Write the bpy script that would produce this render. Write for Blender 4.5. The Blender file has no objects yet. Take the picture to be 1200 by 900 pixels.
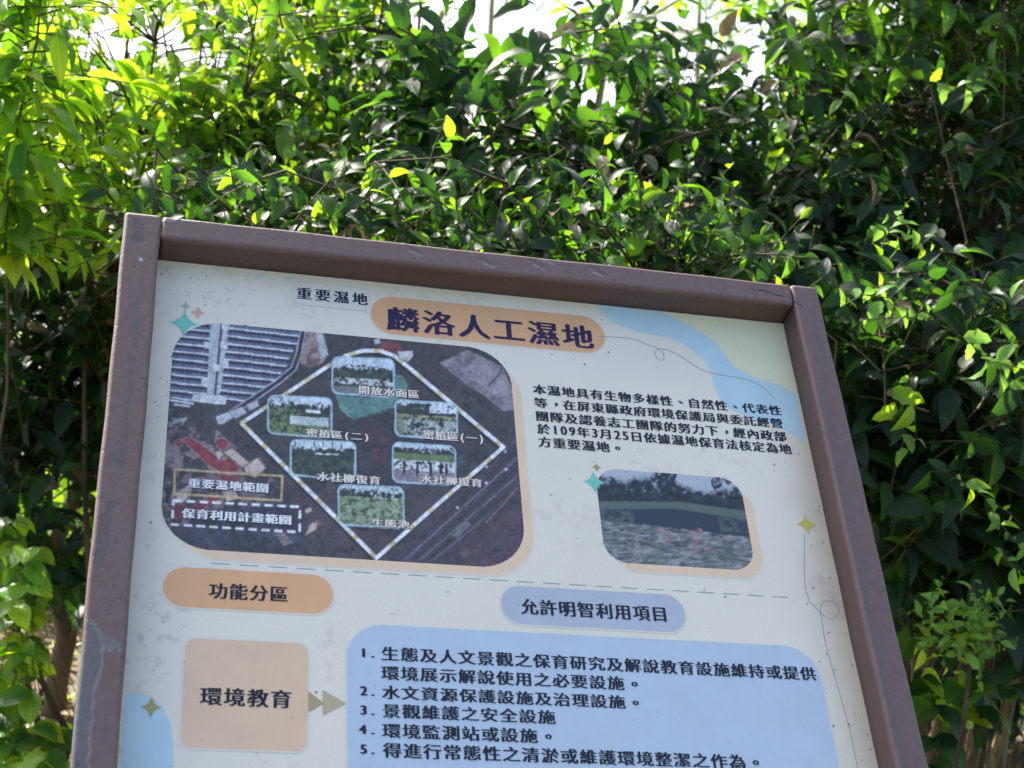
import bpy, math, numpy as np
from mathutils import Matrix, Vector
sc = bpy.context.scene
COL = sc.collection
rad = math.radians

# ------------------------------------------------------------------ camera
CAM_POS = np.array([0.0, 0.0, 1.6])
R = np.array([[0.9691512995, -0.0861053655, -0.2309364082],
              [-0.2284352557, 0.0379851221, -0.9728177961],
              [0.0925369795, 0.9955616488, 0.0171438293]])      # camera axes -> world axes
F_PX = 1858.64                                                  # focal length for a 1200 px wide frame
cam_d = bpy.data.cameras.new("camera"); cam = bpy.data.objects.new("camera", cam_d); COL.objects.link(cam)
cam_d.sensor_width = 36; cam_d.lens = F_PX / 1200 * 36
cam_d.clip_start = 0.05; cam_d.clip_end = 2000
M = Matrix([list(R[0]) + [CAM_POS[0]], list(R[1]) + [CAM_POS[1]], list(R[2]) + [CAM_POS[2]], [0, 0, 0, 1]])
cam.matrix_world = M
cam_d.dof.use_dof = True; cam_d.dof.focus_distance = 2.95; cam_d.dof.aperture_fstop = 6.3
sc.camera = cam

# ------------------------------------------------------------------ sky, sun, exposure
SUN = np.array([-0.42, 0.75, 0.90]); SUN /= np.linalg.norm(SUN)
world = bpy.data.worlds.new("World"); sc.world = world; world.use_nodes = True
nt = world.node_tree
bg = nt.nodes["Background"]; sky = nt.nodes.new("ShaderNodeTexSky")
sky.sky_type = 'NISHITA'; sky.sun_disc = False
sky.sun_elevation = math.asin(SUN[2]); sky.sun_rotation = math.atan2(SUN[0], SUN[1])
sky.air_density = 1.0; sky.dust_density = 4.5; sky.ozone_density = 1.0
nt.links.new(sky.outputs[0], bg.inputs[0]); bg.inputs[1].default_value = 0.15
sun_d = bpy.data.lights.new("sun", 'SUN'); sun_d.energy = 5; sun_d.angle = rad(0.5); sun_d.color = (1, 0.95, 0.86)
sun = bpy.data.objects.new("sun", sun_d); COL.objects.link(sun)
sun.rotation_euler = Vector(SUN).to_track_quat('Z', 'Y').to_euler(); sun.location = (-4, 9, 12)
sc.view_settings.view_transform = 'Standard'; sc.view_settings.look = 'None'
sc.view_settings.gamma = 1; sc.view_settings.exposure = 1.38
sc.cycles.max_bounces = 8; sc.cycles.transparent_max_bounces = 8

rng = np.random.default_rng(7)
def nrm(v): v = np.asarray(v, float); return v / (np.linalg.norm(v) + 1e-12)
def lin(r, g, b):
    def f(c):
        c /= 255.0
        return c / 12.92 if c <= .04045 else ((c + .055) / 1.055) ** 2.4
    return np.array([f(r), f(g), f(b)])
def at(px, py, d):
    """world point at ground distance d along the sight line of photograph pixel (px, py)"""
    r = R @ np.array([px - 600, -(py - 450), -F_PX]); r /= math.hypot(r[0], r[1])
    return CAM_POS + r * d
def project(p):
    q = (np.asarray(p) - CAM_POS) @ R
    return 600 + F_PX * q[..., 0] / -q[..., 2], 450 - F_PX * q[..., 1] / -q[..., 2], -q[..., 2]

def tag(o, label=None, cat=None, group=None, kind=None):
    if label: o["label"] = label
    if cat: o["category"] = cat
    if group: o["group"] = group
    if kind: o["kind"] = kind
    return o
def empty(name, loc):
    o = bpy.data.objects.new(name, None); COL.objects.link(o); o.location = loc; o.empty_display_size = .2
    return o
def mesh_np(name, V, F, mats, mi=None, uvs=None, cols=None, smooth=True):
    """V (n,3), F (m,k) same-size faces"""
    V = np.asarray(V, np.float32); F = np.asarray(F, np.int32)
    me = bpy.data.meshes.new(name)
    me.vertices.add(len(V)); me.vertices.foreach_set("co", V.ravel())
    k = F.shape[1]
    me.loops.add(F.size); me.loops.foreach_set("vertex_index", F.ravel())
    me.polygons.add(len(F)); me.polygons.foreach_set("loop_start", np.arange(0, F.size, k, dtype=np.int32))
    for m in (mats if isinstance(mats, list) else [mats]): me.materials.append(m)
    if mi is not None: me.polygons.foreach_set("material_index", np.asarray(mi, np.int32))
    me.polygons.foreach_set("use_smooth", np.full(len(F), smooth))
    if uvs is not None:
        l = me.uv_layers.new(name="UVMap"); l.data.foreach_set("uv", np.asarray(uvs, np.float32)[F.ravel()].ravel())
    if cols is not None:
        a = me.color_attributes.new("Col", 'FLOAT_COLOR', 'POINT')
        c4 = np.ones((len(V), 4), np.float32); c4[:, :cols.shape[1]] = cols; a.data.foreach_set("color", c4.ravel())
    me.update(calc_edges=True)
    return me
def link(name, me, parent=None, M=None):
    o = bpy.data.objects.new(name, me); COL.objects.link(o)
    if parent is not None: o.parent = parent
    if M is not None: o.matrix_local = M
    return o

# ------------------------------------------------------------------ materials
def mat(name):
    m = bpy.data.materials.new(name); m.use_nodes = True
    return m, m.node_tree, m.node_tree.nodes["Principled BSDF"]
def N(nt, t, **kw):
    n = nt.nodes.new(t)
    for k, v in kw.items(): setattr(n, k, v)
    return n
def leaf_mat(name, col, trans, rough=0.33, spec=0.5, tmix=0.5):
    m, nt, p = mat(name)
    L = nt.links
    uvn = N(nt, "ShaderNodeUVMap"); sep = N(nt, "ShaderNodeSeparateXYZ"); L.new(uvn.outputs[0], sep.inputs[0])
    # side veins: sine of (v*k + |u|*k2); midrib: |u| small
    ab = N(nt, "ShaderNodeMath", operation='ABSOLUTE'); su = N(nt, "ShaderNodeMath", operation='SUBTRACT'); su.inputs[1].default_value = .5
    L.new(sep.outputs[0], su.inputs[0]); L.new(su.outputs[0], ab.inputs[0])
    m1 = N(nt, "ShaderNodeMath", operation='MULTIPLY'); m1.inputs[1].default_value = 60; L.new(sep.outputs[1], m1.inputs[0])
    m2 = N(nt, "ShaderNodeMath", operation='MULTIPLY_ADD'); m2.inputs[1].default_value = -46; L.new(ab.outputs[0], m2.inputs[0]); L.new(m1.outputs[0], m2.inputs[2])
    sn = N(nt, "ShaderNodeMath", operation='SINE'); L.new(m2.outputs[0], sn.inputs[0])
    vr = N(nt, "ShaderNodeMapRange"); vr.inputs[1].default_value = .82; vr.inputs[2].default_value = 1; L.new(sn.outputs[0], vr.inputs[0])
    mr = N(nt, "ShaderNodeMapRange"); mr.inputs[1].default_value = .035; mr.inputs[2].default_value = .015; L.new(ab.outputs[0], mr.inputs[0])
    mx = N(nt, "ShaderNodeMath", operation='MAXIMUM'); L.new(vr.outputs[0], mx.inputs[0]); L.new(mr.outputs[0], mx.inputs[1])
    # leaf-to-leaf and patchy variation
    geo = N(nt, "ShaderNodeNewGeometry"); no = N(nt, "ShaderNodeTexNoise"); no.inputs["Scale"].default_value = 5; no.inputs["Detail"].default_value = 3
    L.new(geo.outputs["Position"], no.inputs["Vector"])
    rp = N(nt, "ShaderNodeMapRange"); rp.inputs[1].default_value = .3; rp.inputs[2].default_value = .7; rp.inputs[3].default_value = .65; rp.inputs[4].default_value = 1.35
    L.new(no.outputs[0], rp.inputs[0])
    isl = N(nt, "ShaderNodeMapRange"); isl.inputs[3].default_value = .75; isl.inputs[4].default_value = 1.3; L.new(geo.outputs["Random Per Island"], isl.inputs[0])
    vv = N(nt, "ShaderNodeMath", operation='MULTIPLY'); L.new(rp.outputs[0], vv.inputs[0]); L.new(isl.outputs[0], vv.inputs[1])
    vm = N(nt, "ShaderNodeMath", operation='MULTIPLY_ADD'); vm.inputs[1].default_value = .35; vm.inputs[2].default_value = 1.0; L.new(mx.outputs[0], vm.inputs[0])
    v2 = N(nt, "ShaderNodeMath", operation='MULTIPLY'); L.new(vv.outputs[0], v2.inputs[0]); L.new(vm.outputs[0], v2.inputs[1])
    def tint(c):
        q = N(nt, "ShaderNodeVectorMath", operation='SCALE'); q.inputs[0].default_value = c; L.new(v2.outputs[0], q.inputs["Scale"]); return q.outputs[0]
    L.new(tint(col), p.inputs["Base Color"])
    p.inputs["Roughness"].default_value = rough; p.inputs["Specular IOR Level"].default_value = spec
    bp = N(nt, "ShaderNodeBump"); bp.inputs["Strength"].default_value = .5; bp.inputs["Distance"].default_value = .004
    L.new(mx.outputs[0], bp.inputs["Height"]); L.new(bp.outputs[0], p.inputs["Normal"])
    tr = N(nt, "ShaderNodeBsdfTranslucent"); L.new(tint(trans), tr.inputs[0])
    ms = N(nt, "ShaderNodeMixShader"); ms.inputs[0].default_value = tmix
    L.new(p.outputs[0], ms.inputs[1]); L.new(tr.outputs[0], ms.inputs[2])
    L.new(ms.outputs[0], nt.nodes["Material Output"].inputs[0])
    return m
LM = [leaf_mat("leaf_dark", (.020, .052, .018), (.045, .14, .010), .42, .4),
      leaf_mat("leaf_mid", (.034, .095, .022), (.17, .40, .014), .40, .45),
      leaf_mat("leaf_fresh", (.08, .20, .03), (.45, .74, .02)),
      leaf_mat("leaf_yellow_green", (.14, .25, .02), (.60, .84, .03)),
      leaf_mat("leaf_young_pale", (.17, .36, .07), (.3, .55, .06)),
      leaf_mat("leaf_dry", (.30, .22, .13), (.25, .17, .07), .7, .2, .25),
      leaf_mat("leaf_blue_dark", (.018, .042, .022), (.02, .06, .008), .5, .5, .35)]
DARK, MID, FRESH, YEL, PALE, DRY, BLUE = range(7)
def noise_mat(name, c1, c2, scale, rough=.85, bump=.3, detail=6, stretch=(1, 1, 1), dist=.01, spec=.3):
    m, nt, p = mat(name); L = nt.links
    tc = N(nt, "ShaderNodeTexCoord"); mp = N(nt, "ShaderNodeMapping"); mp.inputs["Scale"].default_value = stretch
    no = N(nt, "ShaderNodeTexNoise"); no.inputs["Scale"].default_value = scale; no.inputs["Detail"].default_value = detail
    L.new(tc.outputs["Object"], mp.inputs[0]); L.new(mp.outputs[0], no.inputs["Vector"])
    rp = N(nt, "ShaderNodeValToRGB"); rp.color_ramp.elements[0].position = .35; rp.color_ramp.elements[1].position = .65
    rp.color_ramp.elements[0].color = (*c1, 1); rp.color_ramp.elements[1].color = (*c2, 1)
    L.new(no.outputs[0], rp.inputs[0]); L.new(rp.outputs[0], p.inputs["Base Color"])
    p.inputs["Roughness"].default_value = rough; p.inputs["Specular IOR Level"].default_value = spec
    bp = N(nt, "ShaderNodeBump"); bp.inputs["Strength"].default_value = bump; bp.inputs["Distance"].default_value = dist
    L.new(no.outputs[0], bp.inputs["Height"]); L.new(bp.outputs[0], p.inputs["Normal"])
    return m
bark = noise_mat("bark_brown", (.05, .035, .022), (.16, .115, .075), 9, bump=.6, stretch=(1, 1, .3))
bark_pale = noise_mat("bark_pale", (.22, .2, .17), (.42, .38, .33), 6, bump=.4, stretch=(1, 1, .3))
twig_m = noise_mat("twig_green_brown", (.05, .055, .02), (.12, .10, .04), 20)
branch_m = noise_mat("branch_dark", (.03, .022, .015), (.09, .065, .04), 14)
stump_m = noise_mat("stalk_tan", (.07, .05, .025), (.34, .26, .14), 30, bump=.8, stretch=(1, 1, .15))
soil_m = noise_mat("soil_litter", (.04, .028, .017), (.16, .12, .07), 7, bump=.6)
field_m = noise_mat("sunlit_grass_ground", (.16, .24, .04), (.36, .38, .11), 1.6, bump=.5)

# ================================================================== GROUND
def sheet(name, x0, x1, y0, y1, z, m, nx=2, ny=2, h=0.0, label=None, kind='structure'):
    xs = np.linspace(x0, x1, nx); ys = np.linspace(y0, y1, ny)
    X, Y = np.meshgrid(xs, ys); Z = z + h * (np.sin(X * 1.7 + 1) * np.cos(Y * 1.3) + .6 * np.sin(X * 3.9 + Y * 2.7))
    V = np.stack([X.ravel(), Y.ravel(), Z.ravel()], 1)
    i = np.arange(nx * ny).reshape(ny, nx)
    F = np.stack([i[:-1, :-1].ravel(), i[:-1, 1:].ravel(), i[1:, 1:].ravel(), i[1:, :-1].ravel()], 1)
    o = link(name, mesh_np(name, V, F, m)); tag(o, label=label, kind=kind); return o
sheet("ground", -500, 500, -60, 900, -0.03, field_m)
sheet("soil_bed", -25, 25, -30, 10.5, 0.0, soil_m, 180, 150, .012)

# ================================================================== THE SIGN
# board frame: u right along the board, v up along the slope, w out of the board
LEAN = rad(38)
Bo = np.array([0.02971045, 2.92237654, 1.71423001])
U = np.array([1., 0, 0]); Vv = np.array([0, math.sin(LEAN), math.cos(LEAN)]); W = np.array([0, -math.cos(LEAN), math.sin(LEAN)])
MB = Matrix([[U[0], Vv[0], W[0], Bo[0]], [U[1], Vv[1], W[1], Bo[1]], [U[2], Vv[2], W[2], Bo[2]], [0, 0, 0, 1]])
def uv(p, w=0.0):
    """photograph pixel on the board -> board metres"""
    r = R @ np.array([p[0] - 600, -(p[1] - 450), -F_PX]); o = Bo + w * W
    t = np.dot(o - CAM_POS, W) / np.dot(r, W); h = CAM_POS + r * t - Bo
    return np.dot(h, U), np.dot(h, Vv)
def pix(u, v, w=0.0):
    p = Bo + np.multiply.outer(u, U) + np.multiply.outer(v, Vv) + w * W
    x, y, _ = project(p); return x, y
BW, BH = 1.2, 1.56
sign = empty("information_sign", (Bo[0] + .6, Bo[1] - .45, 0))
tag(sign, "leaning brown framed wetland information sign with maps and Chinese text", "sign")
def part(name, me, parent=None):
    o = bpy.data.objects.new(name, me); COL.objects.link(o)
    if parent is None:
        o.parent = sign; o.matrix_parent_inverse = Matrix.Translation(sign.location).inverted(); o.matrix_basis = MB
    else:
        o.parent = parent
    return o

# ---- value noise on arrays
def vnoise(x, y, s, seed=0, oct=4, gain=.55):
    out = 0; amp = 1; tot = 0
    for k in range(oct):
        X = x / s * 2 ** k + 17.3 * seed + 3.1 * k; Y = y / s * 2 ** k + 9.7 * seed
        xi = np.floor(X).astype(np.int64); yi = np.floor(Y).astype(np.int64); fx = X - xi; fy = Y - yi
        fx = fx * fx * (3 - 2 * fx); fy = fy * fy * (3 - 2 * fy)
        def h(a, b):
            n = (a * 374761393 + b * 668265263 + (seed * 101 + k) * 2147483647) & 0xffffffff
            n = ((n ^ (n >> 13)) * 1274126177) & 0xffffffff
            return ((n ^ (n >> 16)) & 0xffff) / 65535.0
        out = out + amp * ((h(xi, yi) * (1 - fx) + h(xi + 1, yi) * fx) * (1 - fy) + (h(xi, yi + 1) * (1 - fx) + h(xi + 1, yi + 1) * fx) * fy)
        tot += amp; amp *= gain
    return out / tot
def sstep(a, b, x):
    t = np.clip((x - a) / (b - a + 1e-12), 0, 1); return t * t * (3 - 2 * t)
def inpoly(X, Y, pts):
    r = np.zeros(X.shape, bool); n = len(pts)
    for i in range(n):
        x1, y1 = pts[i]; x2, y2 = pts[(i + 1) % n]
        if y1 == y2: continue
        r ^= ((y1 > Y) != (y2 > Y)) & (X < (x2 - x1) * (Y - y1) / (y2 - y1) + x1)
    return r
def dline(X, Y, pts, closed=False):
    """distance to polyline and arc length there"""
    best = np.full(X.shape, 1e9); arc = np.zeros(X.shape); s = 0
    P = list(pts) + ([pts[0]] if closed else [])
    for (x1, y1), (x2, y2) in zip(P[:-1], P[1:]):
        dx, dy = x2 - x1, y2 - y1; L = math.hypot(dx, dy)
        t = np.clip(((X - x1) * dx + (Y - y1) * dy) / (L * L), 0, 1)
        d = np.hypot(X - x1 - t * dx, Y - y1 - t * dy); m = d < best
        best[m] = d[m]; arc[m] = (s + t * L)[m]; s += L
    return best, arc

def amp(n, k=2.4): return np.clip((n - .5) * k + .5, 0, 1)
def blur(c, it=1):
    for _ in range(it):
        p = np.pad(c, ((1, 1), (1, 1), (0, 0)), 'edge')
        c = (p[:-2, 1:-1] + p[2:, 1:-1] + p[1:-1, :-2] + p[1:-1, 2:] + 2 * c) / 6
    return c
# ---- painted-print material: colour comes from the print (point colours), with weathering
def print_mat(name, rough=.42, grime=.10):
    m, nt, p = mat(name); L = nt.links
    a = N(nt, "ShaderNodeVertexColor", layer_name="Col"); tc = N(nt, "ShaderNodeTexCoord")
    no = N(nt, "ShaderNodeTexNoise"); no.inputs["Scale"].default_value = 260; no.inputs["Detail"].default_value = 3
    L.new(tc.outputs["Object"], no.inputs["Vector"])
    mr = N(nt, "ShaderNodeMapRange"); mr.inputs[1].default_value = .3; mr.inputs[2].default_value = .7; mr.inputs[3].default_value = 1 - grime; mr.inputs[4].default_value = 1 + grime
    L.new(no.outputs[0], mr.inputs[0])
    sc_ = N(nt, "ShaderNodeVectorMath", operation='SCALE'); L.new(a.outputs[0], sc_.inputs[0]); L.new(mr.outputs[0], sc_.inputs["Scale"])
    L.new(sc_.outputs[0], p.inputs["Base Color"]); p.inputs["Roughness"].default_value = rough
    p.inputs["Specular IOR Level"].default_value = .35
    return m
photo_m = print_mat("printed_photograph")
def ink(name, col, rough=.42, wear=.08):
    m, nt, p = mat(name); L = nt.links
    tc = N(nt, "ShaderNodeTexCoord")
    n1 = N(nt, "ShaderNodeTexNoise"); n1.inputs["Scale"].default_value = 14; n1.inputs["Detail"].default_value = 8; n1.inputs["Roughness"].default_value = .7
    L.new(tc.outputs["Object"], n1.inputs["Vector"])
    mr = N(nt, "ShaderNodeMapRange"); mr.inputs[1].default_value = .3; mr.inputs[2].default_value = .72; mr.inputs[3].default_value = 1 + wear * .5; mr.inputs[4].default_value = 1 - wear
    L.new(n1.outputs[0], mr.inputs[0])
    # specks of dirt
    vo = N(nt, "ShaderNodeTexNoise"); vo.inputs["Scale"].default_value = 120; vo.inputs["Detail"].default_value = 2; L.new(tc.outputs["Object"], vo.inputs["Vector"])
    sp = N(nt, "ShaderNodeMapRange"); sp.inputs[1].default_value = .69; sp.inputs[2].default_value = .76; sp.inputs[3].default_value = 1; sp.inputs[4].default_value = .75
    L.new(vo.outputs[0], sp.inputs[0])
    mu = N(nt, "ShaderNodeMath", operation='MULTIPLY'); L.new(mr.outputs[0], mu.inputs[0]); L.new(sp.outputs[0], mu.inputs[1])
    s = N(nt, "ShaderNodeVectorMath", operation='SCALE'); s.inputs[0].default_value = tuple(col); L.new(mu.outputs[0], s.inputs["Scale"])
    L.new(s.outputs[0], p.inputs["Base Color"]); p.inputs["Roughness"].default_value = rough; p.inputs["Specular IOR Level"].default_value = .35
    return m
K = dict(orange=(.76, .44, .23), peach=(.82, .62, .43), salmon=(.77, .56, .38), blue=(.49, .60, .71), bluegrey=(.46, .52, .60),
         lightblue=(.49, .68, .74), cream=(.76, .73, .64), yellowgreen=(.74, .74, .50), navy=(.02, .02, .07), black=(.015, .017, .03),
         white=(.80, .82, .82), teal=(.20, .58, .48), pink=(.68, .42, .36), olive=(.36, .36, .16), yellow=(.58, .50, .12), grey=(.30, .33, .34),
         tan=(.50, .44, .28), tan2=(.44, .36, .20), wine=(.30, .05, .08), labelcream=(.80, .72, .62), gold=(.56, .48, .24), sage=(.38, .48, .42), sand=(.66,.60,.50))
INK = {k: ink("ink_" + k, v) for k, v in K.items()}

# ---- board plate with grime painted from wear (stains, yellowed edges)
def grid_mesh(name, u0, u1, v0, v1, step, w, fn, mask=None, m=None):
    nu = int((u1 - u0) / step) + 1; nv = int((v1 - v0) / step) + 1
    gu, gv = np.meshgrid(np.linspace(u0, u1, nu), np.linspace(v0, v1, nv))
    px, py = pix(gu, gv, w)
    c = fn(px, py, gu, gv)
    i = np.arange(nu * nv).reshape(nv, nu)
    F = np.stack([i[:-1, :-1].ravel(), i[:-1, 1:].ravel(), i[1:, 1:].ravel(), i[1:, :-1].ravel()], 1)
    V = np.stack([gu.ravel(), gv.ravel(), np.full(gu.size, w)], 1)
    if mask is not None:
        keep = mask((gu[:-1, :-1] + gu[1:, 1:]) / 2, (gv[:-1, :-1] + gv[1:, 1:]) / 2).ravel()
        F = F[keep]; used = np.unique(F); re = np.zeros(len(V), np.int64); re[used] = np.arange(len(used))
        V = V[used]; F = re[F]; c = c.reshape(-1, 3)[used]
    return mesh_np(name, V, F, m or photo_m, cols=c.reshape(-1, 3))
def rr_mask(u0, u1, v0, v1, r):
    def f(u, v):
        cu = np.clip(u, u0 + r, u1 - r); cv = np.clip(v, v0 + r, v1 - r)
        return np.hypot(u - cu, v - cv) < r
    return f
def board_fn(x, y, u, v):
    c = np.ones(u.shape + (3,)) * np.array([.79, .75, .63])
    n = vnoise(u, v, .25, 3, 5); c *= (0.94 + .12 * n)[..., None]
    # yellowed, grimy margins
    e = np.minimum.reduce([(BW - u) / .05, (-v) / .035]); g = sstep(1.3, 0, e + (vnoise(u, v, .06, 4) - .5) * .9)
    c = c * (1 - g[..., None] * .30) + g[..., None] * .30 * np.array([.56, .50, .26])
    e = u / .05; g = sstep(1.2, 0, e + (vnoise(u, v, .08, 9) - .5))
    c *= 1 - .06 * g[..., None]
    g = sstep(.11, .0, BW - u + .05 * (vnoise(u, v, .05, 13, 4) - .5)) * sstep(-.15, -.4, v)
    c = c * (1 - .42 * g[..., None]) + .42 * g[..., None] * np.array([.52, .45, .34])
    g = sstep(.10, 0, BW - u) * sstep(.45, .7, vnoise(u, v, .05, 11, 5)) * sstep(-.3, -.6, v)
    c = c * (1 - .30 * g[..., None]) + .30 * g[..., None] * np.array([.4, .34, .26])
    # mould blotches in the lower left and scattered
    n1 = vnoise(u, v, .018, 21, 4, .7); n2 = vnoise(u, v, .14, 22, 3)
    g = sstep(.56, .72, n1) * (sstep(.50, .66, n2) * .7 + sstep(.16, 0, u) * sstep(-.5, -.75, v) * .9)
    c = c * (1 - .26 * g[..., None]) + .26 * g[..., None] * np.array([.34, .28, .30])
    r2 = np.random.default_rng(5)
    for _ in range(260):
        a, b = r2.uniform(0, BW), -r2.uniform(0, BH) ** 1.0; s = r2.uniform(.0007, .0022)
        if _ < 40: a = r2.uniform(0, .18); b = -r2.uniform(.02, .3)
        if _ > 180: a = BW - abs(r2.normal(0, .05))
        m = ((u - a) ** 2 + (v - b) ** 2 * r2.uniform(.4, 2.5)) < s * s; c[m] = (.2, .2, .2)
    return c
board_print_m = print_mat("board_vinyl", .38, .03)
me = grid_mesh("board", -.012, BW, -BH, 0, .002, 0.0, board_fn, m=board_print_m)
board = part("board", me)
def boxmesh(name, u0, u1, v0, v1, w0, w1, m, bev=.0):
    import bmesh
    bm = bmesh.new(); bmesh.ops.create_cube(bm, size=1)
    bmesh.ops.scale(bm, vec=(u1 - u0, v1 - v0, w1 - w0), verts=bm.verts)
    bmesh.ops.translate(bm, vec=((u0 + u1) / 2, (v0 + v1) / 2, (w0 + w1) / 2), verts=bm.verts)
    if bev: bmesh.ops.bevel(bm, geom=bm.edges[:], offset=bev, segments=3, affect='EDGES', profile=.5)
    me = bpy.data.meshes.new(name); bm.to_mesh(me); bm.free(); me.materials.append(m); return me
plate_m = noise_mat("aluminium_plate", (.45, .46, .46), (.6, .6, .58), 30, .5, .1)
part("backing_plate", boxmesh("backing_plate", -.014, BW + .001, -BH, .0005, -.006, -.0008, plate_m))

# ---- print shapes (thin ink layers, each a little above the last)
layer = [0.0002]
def nextw(): layer[0] += .000014; return layer[0]
def poly(name, pts, m, w=None):
    w = nextw() if w is None else w
    me = bpy.data.meshes.new(name)
    me.from_pydata([(a, b, w) for a, b in pts], [], [list(range(len(pts)))]); me.materials.append(m)
    return part(name, me, board)
def rrpts(u0, u1, v0, v1, r, n=14):
    P = []
    for cu, cv, a0 in ((u1 - r, v1 - r, 0), (u0 + r, v1 - r, 90), (u0 + r, v0 + r, 180), (u1 - r, v0 + r, 270)):
        for k in range(n + 1):
            a = rad(a0 + 90 * k / n); P.append((cu + r * math.cos(a), cv + r * math.sin(a)))
    return P
def stroke_me(name, pts, width, m, closed=False, w=None):
    w = nextw() if w is None else w
    P = np.array(pts, float); n = len(P)
    T = np.zeros_like(P)
    for i in range(n):
        a = P[(i - 1) % n] if (closed or i > 0) else P[i]; b = P[(i + 1) % n] if (closed or i < n - 1) else P[i]
        T[i] = nrm(b - a)
    Nn = np.stack([-T[:, 1], T[:, 0]], 1) * width / 2
    V = np.concatenate([P + Nn, P - Nn]); V = np.c_[V, np.full(2 * n, w)]
    idx = range(n if closed else n - 1)
    F = [[n + i, n + (i + 1) % n, (i + 1) % n, i] for i in idx]
    return mesh_np(name, V, F, m)
def stroke(name, pts, width, m, closed=False): return part(name, stroke_me(name, pts, width, m, closed), board)
def smooth_path(pts, n=8):
    P = [np.array(p, float) for p in pts]; out = []
    Q = [2 * P[0] - P[1]] + P + [2 * P[-1] - P[-2]]
    for i in range(1, len(Q) - 2):
        for k in range(n):
            t = k / n; a, b, c, d = Q[i - 1:i + 3]
            out.append(.5 * ((2 * b) + (-a + c) * t + (2 * a - 5 * b + 4 * c - d) * t * t + (-a + 3 * b - 3 * c + d) * t ** 3))
    out.append(P[-1]); return out
def star(pt, r, m):
    cu, cv = uv(pt); s = r / 600.0 * .97; P = []
    for k in range(4):
        for j in range(6):
            t = j / 6; a0 = rad(90 * k); a1 = rad(90 * (k + 1))
            p0 = np.array([math.cos(a0), math.sin(a0)]); p1 = np.array([math.cos(a1), math.sin(a1)]); c = (p0 + p1) * .17
            q = (1 - t) ** 2 * p0 + 2 * t * (1 - t) * c + t * t * p1; P.append((cu + q[0] * s * .95, cv + q[1] * s * 1.15))
    poly("sparkle", P, m)

# wave of colour in the top right corner, lower left corner
def wave(name, pts, m, closed_pts=()):
    P = [tuple(p) for p in smooth_path([uv(p) for p in pts], 8)] + list(closed_pts); return poly(name, P, m)
wave("colour_wave", [(700, 357), (706, 366), (720, 378), (748, 389), (790, 398), (818, 415), (832, 434), (838, 455), (848, 474), (872, 487), (905, 497), (928, 508), (944, 521)], INK["lightblue"], [(BW - .003, -.003)])
wave("colour_wave", [(775, 365), (800, 378), (822, 390), (842, 405), (856, 425), (872, 437), (895, 446), (915, 452), (933, 462)], INK["yellowgreen"], [(BW - .003, -.0035)])
wave("colour_wave", [(147, 816), (160, 812), (176, 817), (190, 828), (200, 850), (203, 875), (203, 900), (198, 930), (150, 960)], INK["lightblue"], [(.004, -1.05)])

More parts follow.
